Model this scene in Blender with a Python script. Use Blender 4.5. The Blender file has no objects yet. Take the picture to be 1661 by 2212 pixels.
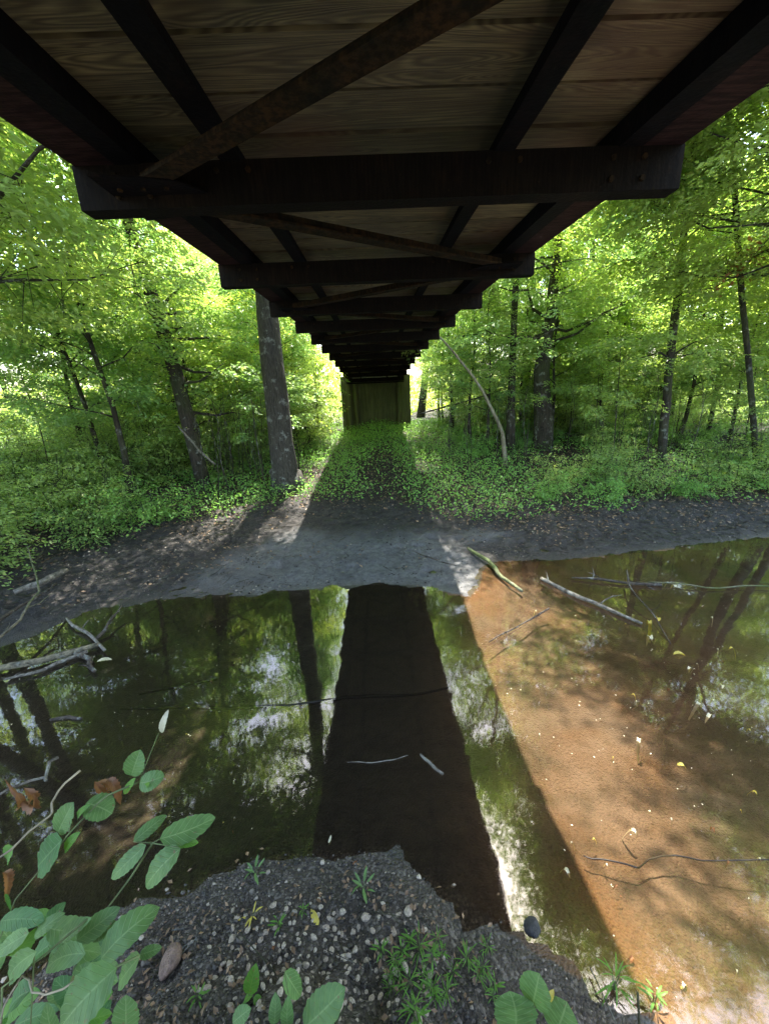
import bpy, math, random
import numpy as np
from mathutils import Vector, Matrix
random.seed(11); RNG = np.random.default_rng(11)
scn = bpy.context.scene
col = scn.collection
R = math.radians

# ---------------------------------------------------------------- camera
CAM = Vector((0, 0, 2.7)); YAW, PITCH, ROLL = 0.73, 16.5, 2.53
VW, VH, FPX = 1661.0, 2212.0, 831.0
y_, p_, r_ = R(YAW), R(PITCH), R(ROLL)
FWD = Vector((math.sin(y_)*math.cos(p_), math.cos(y_)*math.cos(p_), -math.sin(p_)))
rt = Vector((math.cos(y_), -math.sin(y_), 0)); up = rt.cross(FWD)
RGT = rt*math.cos(r_) - up*math.sin(r_); UPV = rt*math.sin(r_) + up*math.cos(r_)
cd = bpy.data.cameras.new('camera'); cam = bpy.data.objects.new('camera', cd); col.objects.link(cam)
cam.matrix_world = Matrix(((RGT.x, UPV.x, -FWD.x, CAM.x), (RGT.y, UPV.y, -FWD.y, CAM.y), (RGT.z, UPV.z, -FWD.z, CAM.z), (0, 0, 0, 1)))
cd.sensor_fit = 'HORIZONTAL'; cd.sensor_width = 36; cd.lens = 36*FPX/VW
cd.clip_start = .02; cd.clip_end = 600
scn.camera = cam

# ---------------------------------------------------------------- light
SUN_EL, SUN_AZ = 66.0, 11.0          # azimuth clockwise from +Y
sd = Vector((math.sin(R(SUN_AZ))*math.cos(R(SUN_EL)), math.cos(R(SUN_AZ))*math.cos(R(SUN_EL)), math.sin(R(SUN_EL))))
w = bpy.data.worlds.new('World'); scn.world = w; w.use_nodes = True
nt = w.node_tree; nt.nodes.clear()
sky = nt.nodes.new('ShaderNodeTexSky'); sky.sky_type = 'NISHITA'; sky.sun_disc = False
sky.sun_elevation = R(SUN_EL); sky.sun_rotation = R(SUN_AZ); sky.air_density = 1.3; sky.dust_density = 3.0; sky.ozone_density = .8
bg = nt.nodes.new('ShaderNodeBackground'); bg.inputs[1].default_value = .15
wo = nt.nodes.new('ShaderNodeOutputWorld'); nt.links.new(sky.outputs[0], bg.inputs[0]); nt.links.new(bg.outputs[0], wo.inputs[0])
sl = bpy.data.lights.new('sun', 'SUN'); sl.energy = 4.3; sl.angle = R(.55); sl.color = (1, .955, .87)
so = bpy.data.objects.new('sun', sl); col.objects.link(so); so.rotation_euler = (-sd).to_track_quat('-Z', 'Y').to_euler()
so.location = (0, 0, 30)
scn.view_settings.view_transform = 'Standard'; scn.view_settings.look = 'None'
scn.view_settings.exposure = 3.0; scn.view_settings.gamma = 1
cy = scn.cycles
cy.use_denoising = True; cy.max_bounces = 12; cy.diffuse_bounces = 8; cy.glossy_bounces = 4
cy.transmission_bounces = 4; cy.transparent_max_bounces = 8; cy.sample_clamp_indirect = 25; cy.blur_glossy = 0.1; cy.caustics_reflective = True; cy.caustics_refractive = False

# ---------------------------------------------------------------- helpers
def ray(px, py): return FWD + RGT*((px-VW/2)/FPX) - UPV*((py-VH/2)/FPX)
def at_z(px, py, z=0.): d = ray(px, py); return CAM + d*((z-CAM.z)/d.z)
def at_y(px, py, y): d = ray(px, py); return CAM + d*((y-CAM.y)/d.y)
def at_d(px, py, dep): return CAM + ray(px, py)*dep

def newmat(name):
    m = bpy.data.materials.new(name); m.use_nodes = True; m.node_tree.nodes.clear(); return m
class NT:
    def __init__(s, m): s.t = m.node_tree; s.out = s.n('ShaderNodeOutputMaterial')
    def n(s, typ, **k):
        nd = s.t.nodes.new(typ)
        for a, b in k.items():
            if a.startswith('i_'):
                key = a[2:]; key = int(key) if key.isdigit() else key
                nd.inputs[key].default_value = b
            else: setattr(nd, a, b)
        return nd
    def l(s, a, b): s.t.links.new(a, b)
    def noise(s, vec, scale, detail=4, rough=.55, dist=0):
        nd = s.n('ShaderNodeTexNoise'); nd.inputs['Scale'].default_value = scale; nd.inputs['Detail'].default_value = detail
        nd.inputs['Roughness'].default_value = rough; nd.inputs['Distortion'].default_value = dist
        if vec: s.l(vec, nd.inputs['Vector'])
        return nd.outputs['Fac']
    def ramp(s, fac, stops, interp='LINEAR'):
        nd = s.n('ShaderNodeValToRGB'); nd.color_ramp.interpolation = interp
        e = nd.color_ramp.elements
        while len(e) < len(stops): e.new(.5)
        for i, (p, c) in enumerate(stops):
            e[i].position = p; e[i].color = (c, c, c, 1) if not isinstance(c, tuple) else (*c, 1)
        s.l(fac, nd.inputs[0]); return nd.outputs[0]
    def mix(s, fac, a, b, mode='MIX'):
        nd = s.n('ShaderNodeMix', data_type='RGBA', blend_type=mode)
        for v, i in ((fac, 0), (a, 6), (b, 7)):
            if isinstance(v, (int, float)): nd.inputs[i].default_value = v if i == 0 else (v, v, v, 1)
            elif isinstance(v, tuple): nd.inputs[i].default_value = (*v, 1)
            else: s.l(v, nd.inputs[i])
        return nd.outputs[2]
    def math(s, op, a, b=0., c=None):
        nd = s.n('ShaderNodeMath', operation=op)
        for v, i in ((a, 0), (b, 1), (c, 2)):
            if v is None: continue
            if isinstance(v, (int, float)): nd.inputs[i].default_value = v
            else: s.l(v, nd.inputs[i])
        return nd.outputs[0]
    def coord(s, which='Object', scale=None):
        tc = s.n('ShaderNodeTexCoord').outputs[which]
        if scale:
            mp = s.n('ShaderNodeMapping'); mp.inputs['Scale'].default_value = scale; s.l(tc, mp.inputs[0]); return mp.outputs[0]
        return tc
    def attr(s, name): return s.n('ShaderNodeAttribute', attribute_name=name).outputs['Fac']
    def pr(s, colr, rough=.8, bump=None, bstr=.4, bdist=.01, spec=.4, **k):
        b = s.n('ShaderNodeBsdfPrincipled')
        for v, i in ((colr, 'Base Color'), (rough, 'Roughness'), (spec, 'Specular IOR Level')):
            if isinstance(v, (int, float)): b.inputs[i].default_value = v
            elif isinstance(v, tuple): b.inputs[i].default_value = (*v, 1)
            else: s.l(v, b.inputs[i])
        if bump is not None:
            bp = s.n('ShaderNodeBump'); bp.inputs['Strength'].default_value = bstr; bp.inputs['Distance'].default_value = bdist
            s.l(bump, bp.inputs['Height']); s.l(bp.outputs[0], b.inputs['Normal'])
        s.l(b.outputs[0], s.out.inputs[0]); return b

def tag(o, label=None, cat=None, group=None, kind=None):
    if label: o['label'] = label
    if cat: o['category'] = cat
    if group: o['group'] = group
    if kind: o['kind'] = kind
    return o
def empty(name, loc=(0, 0, 0), rz=0.):
    o = bpy.data.objects.new(name, None); col.objects.link(o); o.location = loc; o.rotation_euler.z = rz
    o.empty_display_size = .2; return o
def copy_tree(o, parent=None):
    c = o.copy(); col.objects.link(c); c.parent = parent
    for ch in [x for x in o.children]: copy_tree(ch, c)
    return c

class MB:
    """collects geometry; build() links it as one mesh object"""
    def __init__(s): s.v = []; s.f = []; s.n = 0; s.uv = None; s.smooth = False
    def add(s, vs, fs):
        b = s.n; s.v.append(np.asarray(vs, dtype=float).reshape(-1, 3)); s.n += len(s.v[-1])
        s.f.extend([tuple(b+i for i in f) for f in fs]); return s
    def box(s, lo, hi, bev=0.):
        (x0, y0, z0), (x1, y1, z1) = lo, hi
        vs = [(x0,y0,z0),(x1,y0,z0),(x1,y1,z0),(x0,y1,z0),(x0,y0,z1),(x1,y0,z1),(x1,y1,z1),(x0,y1,z1)]
        return s.add(vs, [(0,3,2,1),(4,5,6,7),(0,1,5,4),(1,2,6,5),(2,3,7,6),(3,0,4,7)])
    def bar(s, a, b, wd, ht, upv=(0, 0, 1)):
        """box-section bar between two points, section wd (sideways) by ht (along up)"""
        a = Vector(a); b = Vector(b); d = (b-a).normalized(); u = Vector(upv); sx = d.cross(u).normalized(); u = sx.cross(d)
        vs = []
        for p in (a, b):
            for i, j in ((-1,-1),(1,-1),(1,1),(-1,1)): vs.append(p+sx*(i*wd/2)+u*(j*ht/2))
        return s.add(vs, [(0,1,2,3),(7,6,5,4),(0,4,5,1),(1,5,6,2),(2,6,7,3),(3,7,4,0)])
    def path(s, pts, rads, seg=6, cap=True, wob=0.):
        pts = [Vector(p) for p in pts]; n = len(pts); vs = []; 
        ref = Vector((.13, .31, .94)) if abs((pts[-1]-pts[0]).normalized().z) < .9 else Vector((1, .2, .1))
        ph = random.random()*6
        for i, p in enumerate(pts):
            d = (pts[min(i+1, n-1)]-pts[max(i-1, 0)]).normalized(); a = d.cross(ref).normalized(); b = d.cross(a)
            for k in range(seg):
                t = 2*math.pi*k/seg; rr = rads[i]*(1+wob*math.sin(3*t+ph+i*.7)+wob*.7*math.sin(5*t+i*1.3))
                vs.append(p+a*(math.cos(t)*rr)+b*(math.sin(t)*rr))
        fs = [(i*seg+k, i*seg+(k+1)%seg, (i+1)*seg+(k+1)%seg, (i+1)*seg+k) for i in range(n-1) for k in range(seg)]
        if cap: fs += [tuple(range(seg))[::-1], tuple((n-1)*seg+k for k in range(seg))]
        return s.add(vs, fs)
    def leaves(s, P, A, N, L, Wd, fold=.18):
        """diamond leaves: base P, axis A (unit), normal N (unit), length L, width Wd (arrays)"""
        B = np.cross(A, N); B /= np.linalg.norm(B, axis=1, keepdims=True)+1e-9
        L = np.broadcast_to(L, (len(P),))[:, None]; Wd = np.broadcast_to(Wd, (len(P),))[:, None]
        v = np.stack([P, P+A*L*.45+B*Wd*.5+N*Wd*fold, P+A*L, P+A*L*.45-B*Wd*.5+N*Wd*fold], 1).reshape(-1, 3)
        b = s.n; s.v.append(v); s.n += len(v)
        idx = (np.arange(len(P))*4+b)[:, None]+np.array([0, 1, 2, 3]); s.f.append(idx); return s
    def build(s, name, mat, parent=None, smooth=False):
        me = bpy.data.meshes.new(name); V = np.concatenate(s.v) if s.v else np.zeros((0, 3))
        arrs = [f for f in s.f if isinstance(f, np.ndarray)]; tup = [f for f in s.f if not isinstance(f, np.ndarray)]
        loops = []; starts = []; tot = []
        c = 0
        for a in arrs:
            loops.append(a.reshape(-1)); k = a.shape[1]; starts.append(np.arange(len(a))*k+c); tot.append(np.full(len(a), k)); c += a.size
        if tup:
            ln = np.array([len(f) for f in tup]); loops.append(np.array([i for f in tup for i in f])); starts.append(np.concatenate([[0], np.cumsum(ln)[:-1]])+c); tot.append(ln); c += ln.sum()
        me.vertices.add(len(V)); me.vertices.foreach_set('co', V.astype(np.float32).ravel())
        lp = np.concatenate(loops); me.loops.add(len(lp)); me.loops.foreach_set('vertex_index', lp.astype(np.int32))
        st = np.concatenate(starts); me.polygons.add(len(st)); me.polygons.foreach_set('loop_start', st.astype(np.int32)); me.polygons.foreach_set('loop_total', np.concatenate(tot).astype(np.int32))
        me.update(calc_edges=True); me.validate()
        me.polygons.foreach_set('use_smooth', np.full(len(me.polygons), smooth, dtype=bool))
        if mat: me.materials.append(mat)
        o = bpy.data.objects.new(name, me); col.objects.link(o)
        if parent: o.parent = parent
        return o

# ---------------------------------------------------------------- materials
def wood_dirty(name, base, dark, streak=(1, 1, 1), knots=False, rough=.85, bstr=.5):
    m = newmat(name); t = NT(m); co = t.coord('Object', streak)
    g = t.noise(co, 3.0, 8, .6, .6); f = t.noise(t.coord('Object'), 1.1, 3); fine = t.noise(t.coord('Object', tuple(a*6 for a in streak)), 9, 3, .7)
    c = t.mix(t.ramp(g, [(.33, 0.), (.66, 1.)]), dark, base)
    c = t.mix(t.ramp(f, [(.4, 0.), (.62, .65)]), c, tuple(x*.45 for x in base))
    c = t.mix(t.ramp(fine, [(.35, .5), (.6, 0.)]), c, tuple(x*.35 for x in dark))
    t.pr(c, rough, t.math('ADD', g, t.math('MULTIPLY', fine, .6)), bstr, .006); return m

def deck_mat():
    m = newmat('deck_boards'); t = NT(m)
    geo = t.n('ShaderNodeNewGeometry'); rnd = geo.outputs['Random Per Island']
    cxyz = t.n('ShaderNodeCombineXYZ'); t.l(t.math('MULTIPLY', rnd, 37.), cxyz.inputs[0]); t.l(t.math('MULTIPLY', rnd, 11.), cxyz.inputs[2])
    va = t.n('ShaderNodeVectorMath', operation='ADD'); t.l(t.coord('Object'), va.inputs[0]); t.l(cxyz.outputs[0], va.inputs[1])
    mp = t.n('ShaderNodeMapping'); mp.inputs['Scale'].default_value = (.55, 5.5, 1); t.l(va.outputs[0], mp.inputs[0])
    big = t.noise(mp.outputs[0], 1.1, 2, .5, 1.2)
    rings = t.math('SINE', t.math('MULTIPLY', big, 150.)); rings = t.math('MULTIPLY_ADD', rings, .5, .5)
    grain = t.noise(t.coord('Object', (2, 55, 1)), 1.0, 4, .75)
    stain = t.noise(t.coord('Object', (1, 2, 1)), 1.3, 4, .6)
    c = t.ramp(rnd, [(0., (0.1941, 0.1654, 0.07594)), (.3, (0.2785, 0.2329, 0.108)), (.6, (0.2279, 0.2025, 0.0945)), (1., (0.3206, 0.2531, 0.1148))])
    c = t.mix(t.math('MULTIPLY', rings, .7), c, (.04, .028, .014))
    c = t.mix(t.ramp(grain, [(.4, .6), (.62, 0.)]), c, (.05, .035, .02))
    c = t.mix(t.ramp(stain, [(.45, 0.), (.7, .75)]), c, (.055, .05, .03))
    red = t.noise(t.coord('Object'), .9, 2); c = t.mix(t.ramp(red, [(.52, 0.), (.68, .5)]), c, (.12, .055, .03))
    t.pr(c, .8, t.math('ADD', rings, grain), .35, .004); return m

def steel_mat(name, a=(.055, .042, .028), rust=(.16, .065, .03), amt=.55, streak=(6, 6, 1.2)):
    m = newmat(name); t = NT(m)
    f = t.noise(t.coord('Object'), 7, 7, .65); s2 = t.noise(t.coord('Object', streak), 7, 4, .6); sp = t.noise(t.coord('Object'), 60, 2)
    c = t.mix(t.ramp(f, [(amt-.12, 0.), (amt+.08, 1.)]), a, rust)
    c = t.mix(t.ramp(s2, [(.42, .75), (.6, 0.)]), c, tuple(x*.4 for x in a))
    c = t.mix(t.ramp(sp, [(.66, 0.), (.8, .25)]), c, (.05, .04, .022))
    t.pr(c, .92, t.math('ADD', f, sp), .6, .004, .12); return m

def bark_mat(name, a, b, moss=0., streak=(7, 7, 1.3)):
    m = newmat(name); t = NT(m)
    f = t.noise(t.coord('Object', streak), 3.4, 8, .7, .5); g = t.noise(t.coord('Object'), .9, 4)
    lich = t.noise(t.coord('Object'), 5.5, 5, .65)
    c = t.mix(t.ramp(f, [(.38, 0.), (.62, 1.)]), a, b)
    c = t.mix(t.ramp(lich, [(.56, 0.), (.66, .55)]), c, (.27, .28, .25))
    if moss: c = t.mix(t.ramp(g, [(.42, 0.), (.6, moss)]), c, (.06, .09, .02))
    t.pr(c, .92, f, 1., .03); return m

def leaf_mat(name, dark, lite, yell, trans=.45, gloss=.28, ysh=.12):
    m = newmat(name); t = NT(m)
    rnd = t.n('ShaderNodeNewGeometry').outputs['Random Per Island']
    oi = t.n('ShaderNodeObjectInfo')
    big = t.noise(t.coord('Object'), .55, 2)
    c = t.mix(rnd, dark, lite)
    c = t.mix(t.ramp(rnd, [(1-ysh, 0.), (1.-ysh*.4, .8)]), c, yell)
    c = t.mix(t.ramp(big, [(.42, 0.), (.62, .6)]), c, lite)
    c = t.mix(t.math('MULTIPLY', oi.outputs['Random'], .4), c, yell)
    d = t.n('ShaderNodeBsdfPrincipled'); t.l(c, d.inputs['Base Color']); d.inputs['Roughness'].default_value = .42; d.inputs['Specular IOR Level'].default_value = gloss
    tr = t.n('ShaderNodeBsdfTranslucent'); tc = t.mix(1., c, (1.6, 1.55, .9), 'MULTIPLY'); t.l(tc, tr.inputs[0])
    ms = t.n('ShaderNodeMixShader'); ms.inputs[0].default_value = trans
    t.l(d.outputs[0], ms.inputs[1]); t.l(tr.outputs[0], ms.inputs[2]); t.l(ms.outputs[0], t.out.inputs[0]); return m

def plain(name, c, rough=.8, var=.35, scale=9, spec=.3, bstr=.3):
    m = newmat(name); t = NT(m); f = t.noise(t.coord('Object'), scale, 5, .6)
    t.pr(t.mix(t.ramp(f, [(.35, 0.), (.65, 1.)]), tuple(x*(1-var) for x in c), tuple(min(1, x*(1+var)) for x in c)), rough, f, bstr, .005, spec); return m

M = {}
M['deck'] = deck_mat()
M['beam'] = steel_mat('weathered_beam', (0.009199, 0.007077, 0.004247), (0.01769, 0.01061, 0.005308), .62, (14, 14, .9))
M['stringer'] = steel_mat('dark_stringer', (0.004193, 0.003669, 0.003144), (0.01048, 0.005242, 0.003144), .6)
M['rust'] = steel_mat('rusty_brace', (0.01376, 0.01179, 0.005503), (0.04325, 0.0228, 0.007863), .5)
M['redpaint'] = steel_mat('rusty_red_channel', (0.02434, 0.00936, 0.007488), (0.04492, 0.0206, 0.01572), .5, (1, 9, 1))
M['pier'] = wood_dirty('mossy_pier_planks', (0.1414, 0.1414, 0.05984), (0.0544, 0.05984, 0.02176), (9, 9, .5))
M['bark_main'] = bark_mat('grey_bark', (0.01911, 0.01638, 0.0131), (0.06825, 0.06006, 0.04641), 0., (12, 12, 1.6))
M['bark'] = bark_mat('brown_bark', (0.01198, 0.009584, 0.007189), (0.05392, 0.04194, 0.02995), .3)
M['bark_pale'] = bark_mat('pale_bark', (0.1248, 0.103, 0.0624), (0.2621, 0.2309, 0.156), .0)
M['leaf_a'] = leaf_mat('leaf_green', (.10, .20, .06), (.27, .40, .13), (.44, .50, .14), .5, .5)
M['leaf_b'] = leaf_mat('leaf_deep', (.09, .20, .07), (.24, .39, .15), (.38, .47, .14), .5, .5)
M['leaf_c'] = leaf_mat('leaf_lime', (.18, .30, .06), (.34, .47, .13), (.52, .55, .15), .5, .5)
M['cover'] = leaf_mat('ground_cover_leaf', (.08, .20, .05), (.18, .38, .10), (.32, .46, .10), .4)
M['dead'] = leaf_mat('dead_leaf', (.05, .03, .018), (.17, .12, .085), (.30, .20, .11), .1, .15, .2)
M['wetdark'] = plain('waterlogged_twig', (.012, .009, .007), .6)
M['rustleaf'] = leaf_mat('dry_rust_leaf', (.16, .05, .02), (.3, .12, .05), (.36, .22, .1), .3)
M['stick'] = bark_mat('driftwood', (0.0624, 0.05304, 0.04056), (0.2122, 0.1934, 0.1622), 0., (5, 5, 5))
M['stickdark'] = bark_mat('wet_stick', (.02, .016, .012), (.07, .055, .04), 0., (5, 5, 5))
M['stickmoss'] = bark_mat('mossy_stick', (.05, .045, .03), (.2, .17, .11), .8, (5, 5, 5))

# ---------------------------------------------------------------- terrain
FAR = [(-60,-6),(-30,-1),(-14, .8), (-9, 2.0), (-6.2, 3.0), (-4.9, 3.9), (-4.35, 4.55), (-3.9, 5.05), (-2.9, 5.12), (-1.83, 5.13), (-.89, 5.26), (0, 5.28), (.55, 5.15), (.95, 4.9), (1.2, 4.76), (1.42, 5.1), (1.6, 5.6), (1.95, 5.9), (2.86, 5.8), (4.56, 6.0), (5.74, 6.18), (7, 6.36), (12, 7.0), (22, 8), (60, 9)]
NEAR = [(60,-3),(20, -2.5), (8, -1.8), (4, -.9), (2.2, .1), (1.5, .6), (1.08, .97), (.86, 1.1), (.66, 1.2), (.55, 1.31), (.36, 1.45), (.12, 1.6), (-.16, 1.7), (-.45, 1.72), (-.85, 1.7), (-1.32, 1.58), (-1.78, 1.36), (-2.03, 1.22), (-2.6, .6), (-4, -1.0), (-7, -4), (-14, -9), (-60,-26)]
POLY = np.array(FAR+NEAR, float)
def sdist(X, Y):
    """signed distance to the water's edge, negative in the water"""
    d = np.full(X.shape, 1e9); ins = np.zeros(X.shape, bool); n = len(POLY)
    for i in range(n):
        ax, ay = POLY[i]; bx, by = POLY[(i+1) % n]; ex, ey = bx-ax, by-ay
        t = np.clip(((X-ax)*ex+(Y-ay)*ey)/(ex*ex+ey*ey), 0, 1)
        d = np.minimum(d, np.hypot(X-ax-t*ex, Y-ay-t*ey))
        c = ((ay > Y) != (by > Y)); 
        with np.errstate(divide='ignore', invalid='ignore'): xi = ax+(Y-ay)*ex/(ey if ey else 1e-9)
        ins ^= c & (X < xi)
    return np.where(ins, -d, d)
def vnoise(X, Y, s, seed=0):
    X = X*s+seed*17.3; Y = Y*s+seed*7.7; xi = np.floor(X); yi = np.floor(Y); fx = X-xi; fy = Y-yi
    h = lambda a, b: np.modf(np.abs(np.sin(a*127.1+b*311.7+seed)*43758.5453))[0]
    fx = fx*fx*(3-2*fx); fy = fy*fy*(3-2*fy)
    return (h(xi, yi)*(1-fx)+h(xi+1, yi)*fx)*(1-fy)+(h(xi, yi+1)*(1-fx)+h(xi+1, yi+1)*fx)*fy
def ss(a, b, x): t = np.clip((x-a)/(b-a), 0, 1); return t*t*(3-2*t)
VEG = np.array([(-60, 2), (-14, 4.4), (-9, 5.6), (-7.1, 6.6), (-6.1, 7.4), (-4.6, 8.1), (-3.5, 8.35), (-2, 8.8), (-.8, 9.1), (.3, 8.6), (1.2, 8.1), (2.2, 7.9), (4.2, 7.6), (7.7, 7.7), (14, 9), (60, 12)])
def height(X, Y):
    X = np.asarray(X, float); Y = np.asarray(Y, float)
    s = sdist(X, Y); n1 = vnoise(X, Y, .9, 1)-.5; n2 = .6*vnoise(X*.8-Y*.6, X*.6+Y*.8, 3.3, 2)+.4*vnoise(X*.3+Y*.95, Y*.3-X*.95, 5.7, 22)-.5; n3 = .6*vnoise(X*.86-Y*.5, X*.5+Y*.86, 11, 3)+.4*vnoise(X*.5+Y*.86, Y*.5-X*.86, 17, 33)-.5; n0 = vnoise(X, Y, .25, 4)-.5
    s2 = s+n2*.26+n3*.09
    bed = -.003-.17*ss(0, 1.2, -s2)+n1*.03*ss(0, .4, -s2)
    yv = np.interp(X, VEG[:, 0], VEG[:, 1]); far = Y > np.interp(X, [-60, -14, -4, 2, 60], [-16, -4, 2.5, 3, 3])
    v = Y-yv
    hf = .003+.075*np.clip(s2, 0, 6)+.16*ss(-.7, .35, v+n1*.4)+.45*ss(.5, 11, v)+n1*.06*ss(0, 2, s)
    hf = hf+(.25*np.exp(-((X-.1)/1.0)**2)*ss(8.5, 12, Y)*(1-ss(22, 30, Y)))
    hn = .003+.16*np.clip(s2, 0, .55)+.62*np.clip(s2-.55, 0, 2.2)+n1*.05*ss(0, 1, s)
    h = np.where(far, hf, hn); h = np.where(s2 < 0, bed, h)
    n4 = vnoise(X, Y, 26, 8)-.5; sd_ = np.clip(ss(1.3, 2.6, X)+ss(-1.6, -3.6, X)+(~far), 0, 1)
    n5 = vnoise(X+.3*Y, Y, 6.5, 15); n6 = vnoise(X, Y-.3*X, 5.0, 25)
    h = h+n2*(.03+.05*sd_)*ss(-.2, 1, s)+(n3*(.022+.035*sd_)+n4*(.012+.02*sd_))*ss(.02, .4, s)-.035*ss(.62, .85, n5)*ss(.1, .6, s)+.03*ss(.6, .9, n6)*ss(.1, .6, s)+n0*.35*ss(6, 14, s)
    return h
def hz(x, y): return float(height(np.array([x]), np.array([y]))[0])

def lines(lo, hi, f0, f1, step, grow=1.13):
    a = list(np.arange(f0, f1, step)); x, d = f0, step
    L = []
    while x > lo: d *= grow; x -= d; L.append(x)
    x, d = a[-1], step
    while x < hi: d *= grow; x += d; a.append(x)
    return np.array(L[::-1]+a)
gx = lines(-200, 200, -5.5, 7.5, .055); gy = lines(-60, 260, .3, 9.6, .05)
GX, GY = np.meshgrid(gx, gy); GZ = height(GX, GY); nxg, nyg = len(gx), len(gy)
gm = MB(); gm.v = [np.stack([GX.ravel(), GY.ravel(), GZ.ravel()], 1)]; gm.n = GX.size
ii = (np.arange(nyg-1)[:, None]*nxg+np.arange(nxg-1)[None, :]).ravel(); gm.f = [np.stack([ii, ii+1, ii+1+nxg, ii+nxg], 1)]

def ground_mat():
    m = newmat('stream_ground'); t = NT(m); co = t.coord('Object')
    sdv = t.attr('shore'); veg = t.attr('veg'); near = t.attr('near'); right = t.attr('right')
    n1 = t.noise(co, 2.2, 6, .6); n2 = t.noise(co, 11, 6, .65); n3 = t.noise(co, 55, 4, .7); n4 = t.noise(co, .8, 4, .6)
    vor = t.n('ShaderNodeTexVoronoi'); vor.inputs['Scale'].default_value = 70; t.l(co, vor.inputs['Vector']); vd = vor.outputs['Distance']
    # bed: orange silt with pale fine sediment drifts and dark organic mottles, plus painted tree shade
    bed = t.mix(t.ramp(n1, [(.36, 0.), (.64, 1.)]), (.098, .058, .030), (.135, .096, .068))
    bed = t.mix(t.ramp(n4, [(.50, 0.), (.68, .6)]), bed, (.085, .078, .07)); edge = t.ramp(t.math('ADD', t.math('MULTIPLY', t.attr('shore'), -1.), t.math('MULTIPLY_ADD', n1, .8, -.4)), [(.0, .8), (.55, 0.)])
    bed = t.mix(edge, bed, (.135, .066, .022))
    tree_shade = t.noise(co, 1.25, 5, .62, .4); bed = t.mix(t.ramp(tree_shade, [(.52, 0.), (.62, .62)]), bed, (.034, .028, .014))  # soft tree shadows painted into the bed colour as broad dark blotches
    bed = t.mix(t.ramp(n2, [(.30, .8), (.46, 0.)]), bed, (.07, .045, .022))
    bed = t.mix(t.ramp(n3, [(.3, .7), (.42, 0.)]), bed, (.06, .045, .03))
    bed = t.mix(t.ramp(n3, [(.66, 0.), (.74, .6)]), bed, (.30, .24, .18))
    olive = t.mix(t.ramp(n2, [(.35, 0.), (.6, 1.)]), (.022, .020, .014), (.045, .040, .030))
    bed = t.mix(right, olive, bed)
    mud = t.mix(t.ramp(n2, [(.33, 0.), (.64, 1.)]), (.065, .064, .063), (.14, .137, .133))
    mud = t.mix(t.ramp(n3, [(.60, 0.), (.72, .5)]), mud, (.20, .195, .19))
    brown = t.mix(t.ramp(n2, [(.36, 0.), (.62, 1.)]), (0.01373, 0.01186, 0.009984), (0.0468, 0.03994, 0.03432))
    brown = t.mix(t.ramp(n3, [(.60, 0.), (.70, .6)]), brown, (.16, .145, .125))
    sidef = t.attr('side'); mud = t.mix(t.ramp(t.math('ADD', sidef, t.math('MULTIPLY_ADD', n2, 1.2, -.6)), [(.3, 0.), (.7, 1.)]), mud, brown)
    mud = t.mix(t.ramp(n1, [(.52, 0.), (.7, .6)]), mud, (.035, .032, .03))
    mud = t.mix(t.ramp(n3, [(.32, .85), (.42, 0.)]), mud, (.014, .012, .011))
    lit = t.mix(t.ramp(n2, [(.35, 0.), (.65, 1.)]), (0.01161, 0.008896, 0.00619), (0.04256, 0.03095, 0.02128))
    lit = t.mix(t.ramp(n3, [(.62, 0.), (.72, .6)]), lit, (.22, .19, .15))
    vb = t.math('ADD', veg, t.math('MULTIPLY_ADD', n1, 2.4, -1.2))
    land = t.mix(t.ramp(vb, [(.0, 0.), (.35, 1.)]), mud, lit)
    grav = t.mix(t.ramp(n3, [(.35, 0.), (.6, 1.)]), (.013, .011, .008), (.062, .052, .038)); grav = t.mix(t.ramp(n1, [(.42, 0.), (.62, .7)]), grav, (.05, .038, .025))
    grav = t.mix(t.ramp(vor.outputs['Color'], [(.62, 0.), (.8, .7)]), grav, (0.1872, 0.1638, 0.1326))
    land = t.mix(near, land, grav)
    sb = t.math('ADD', sdv, t.math('MULTIPLY_ADD', n2, .12, -.06))
    wet = t.ramp(sb, [(.0, 1.), (.22, 0.)])
    land = t.mix(t.math('MULTIPLY', wet, .35), land, (.05, .04, .03))
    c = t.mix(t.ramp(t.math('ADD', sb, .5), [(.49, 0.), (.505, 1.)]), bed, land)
    rough = t.mix(wet, (.8, .8, .8), (.42, .42, .42))
    b = t.math('ADD', t.math('MULTIPLY', n2, 1.1), t.math('ADD', t.math('MULTIPLY', n3, .7), t.math('MULTIPLY', vd, -.5)))
    t.pr(c, rough, b, 1., .03, .4); return m
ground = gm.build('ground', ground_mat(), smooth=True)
S = sdist(GX, GY); vegv = GY-np.interp(GX, VEG[:, 0], VEG[:, 1]); nearv = (GY < 3)*(1-ss(.85, 1.15, GX))
rightv = ss(.2, 1.2, GX+.25*(vnoise(GX, GY, 1.5, 6)-.5))
jn = 1.6*(vnoise(GX*.8-GY*.6, GX*.6+GY*.8, .9, 71)-.5); sidev = np.clip(ss(1.2, 3.0, GX+jn)+ss(-1.4, -3.8, GX+jn)+ss(6.4, 8.4, GY+jn), 0, 1)
for nm, arr in (('shore', S), ('veg', vegv), ('near', nearv), ('right', rightv), ('side', sidev)):
    at = ground.data.attributes.new(nm, 'FLOAT', 'POINT'); at.data.foreach_set('value', arr.ravel().astype(np.float32))
tag(ground, 'stream bed, grey mud flat, gravelly near bank and forest floor', kind='structure')

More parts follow.
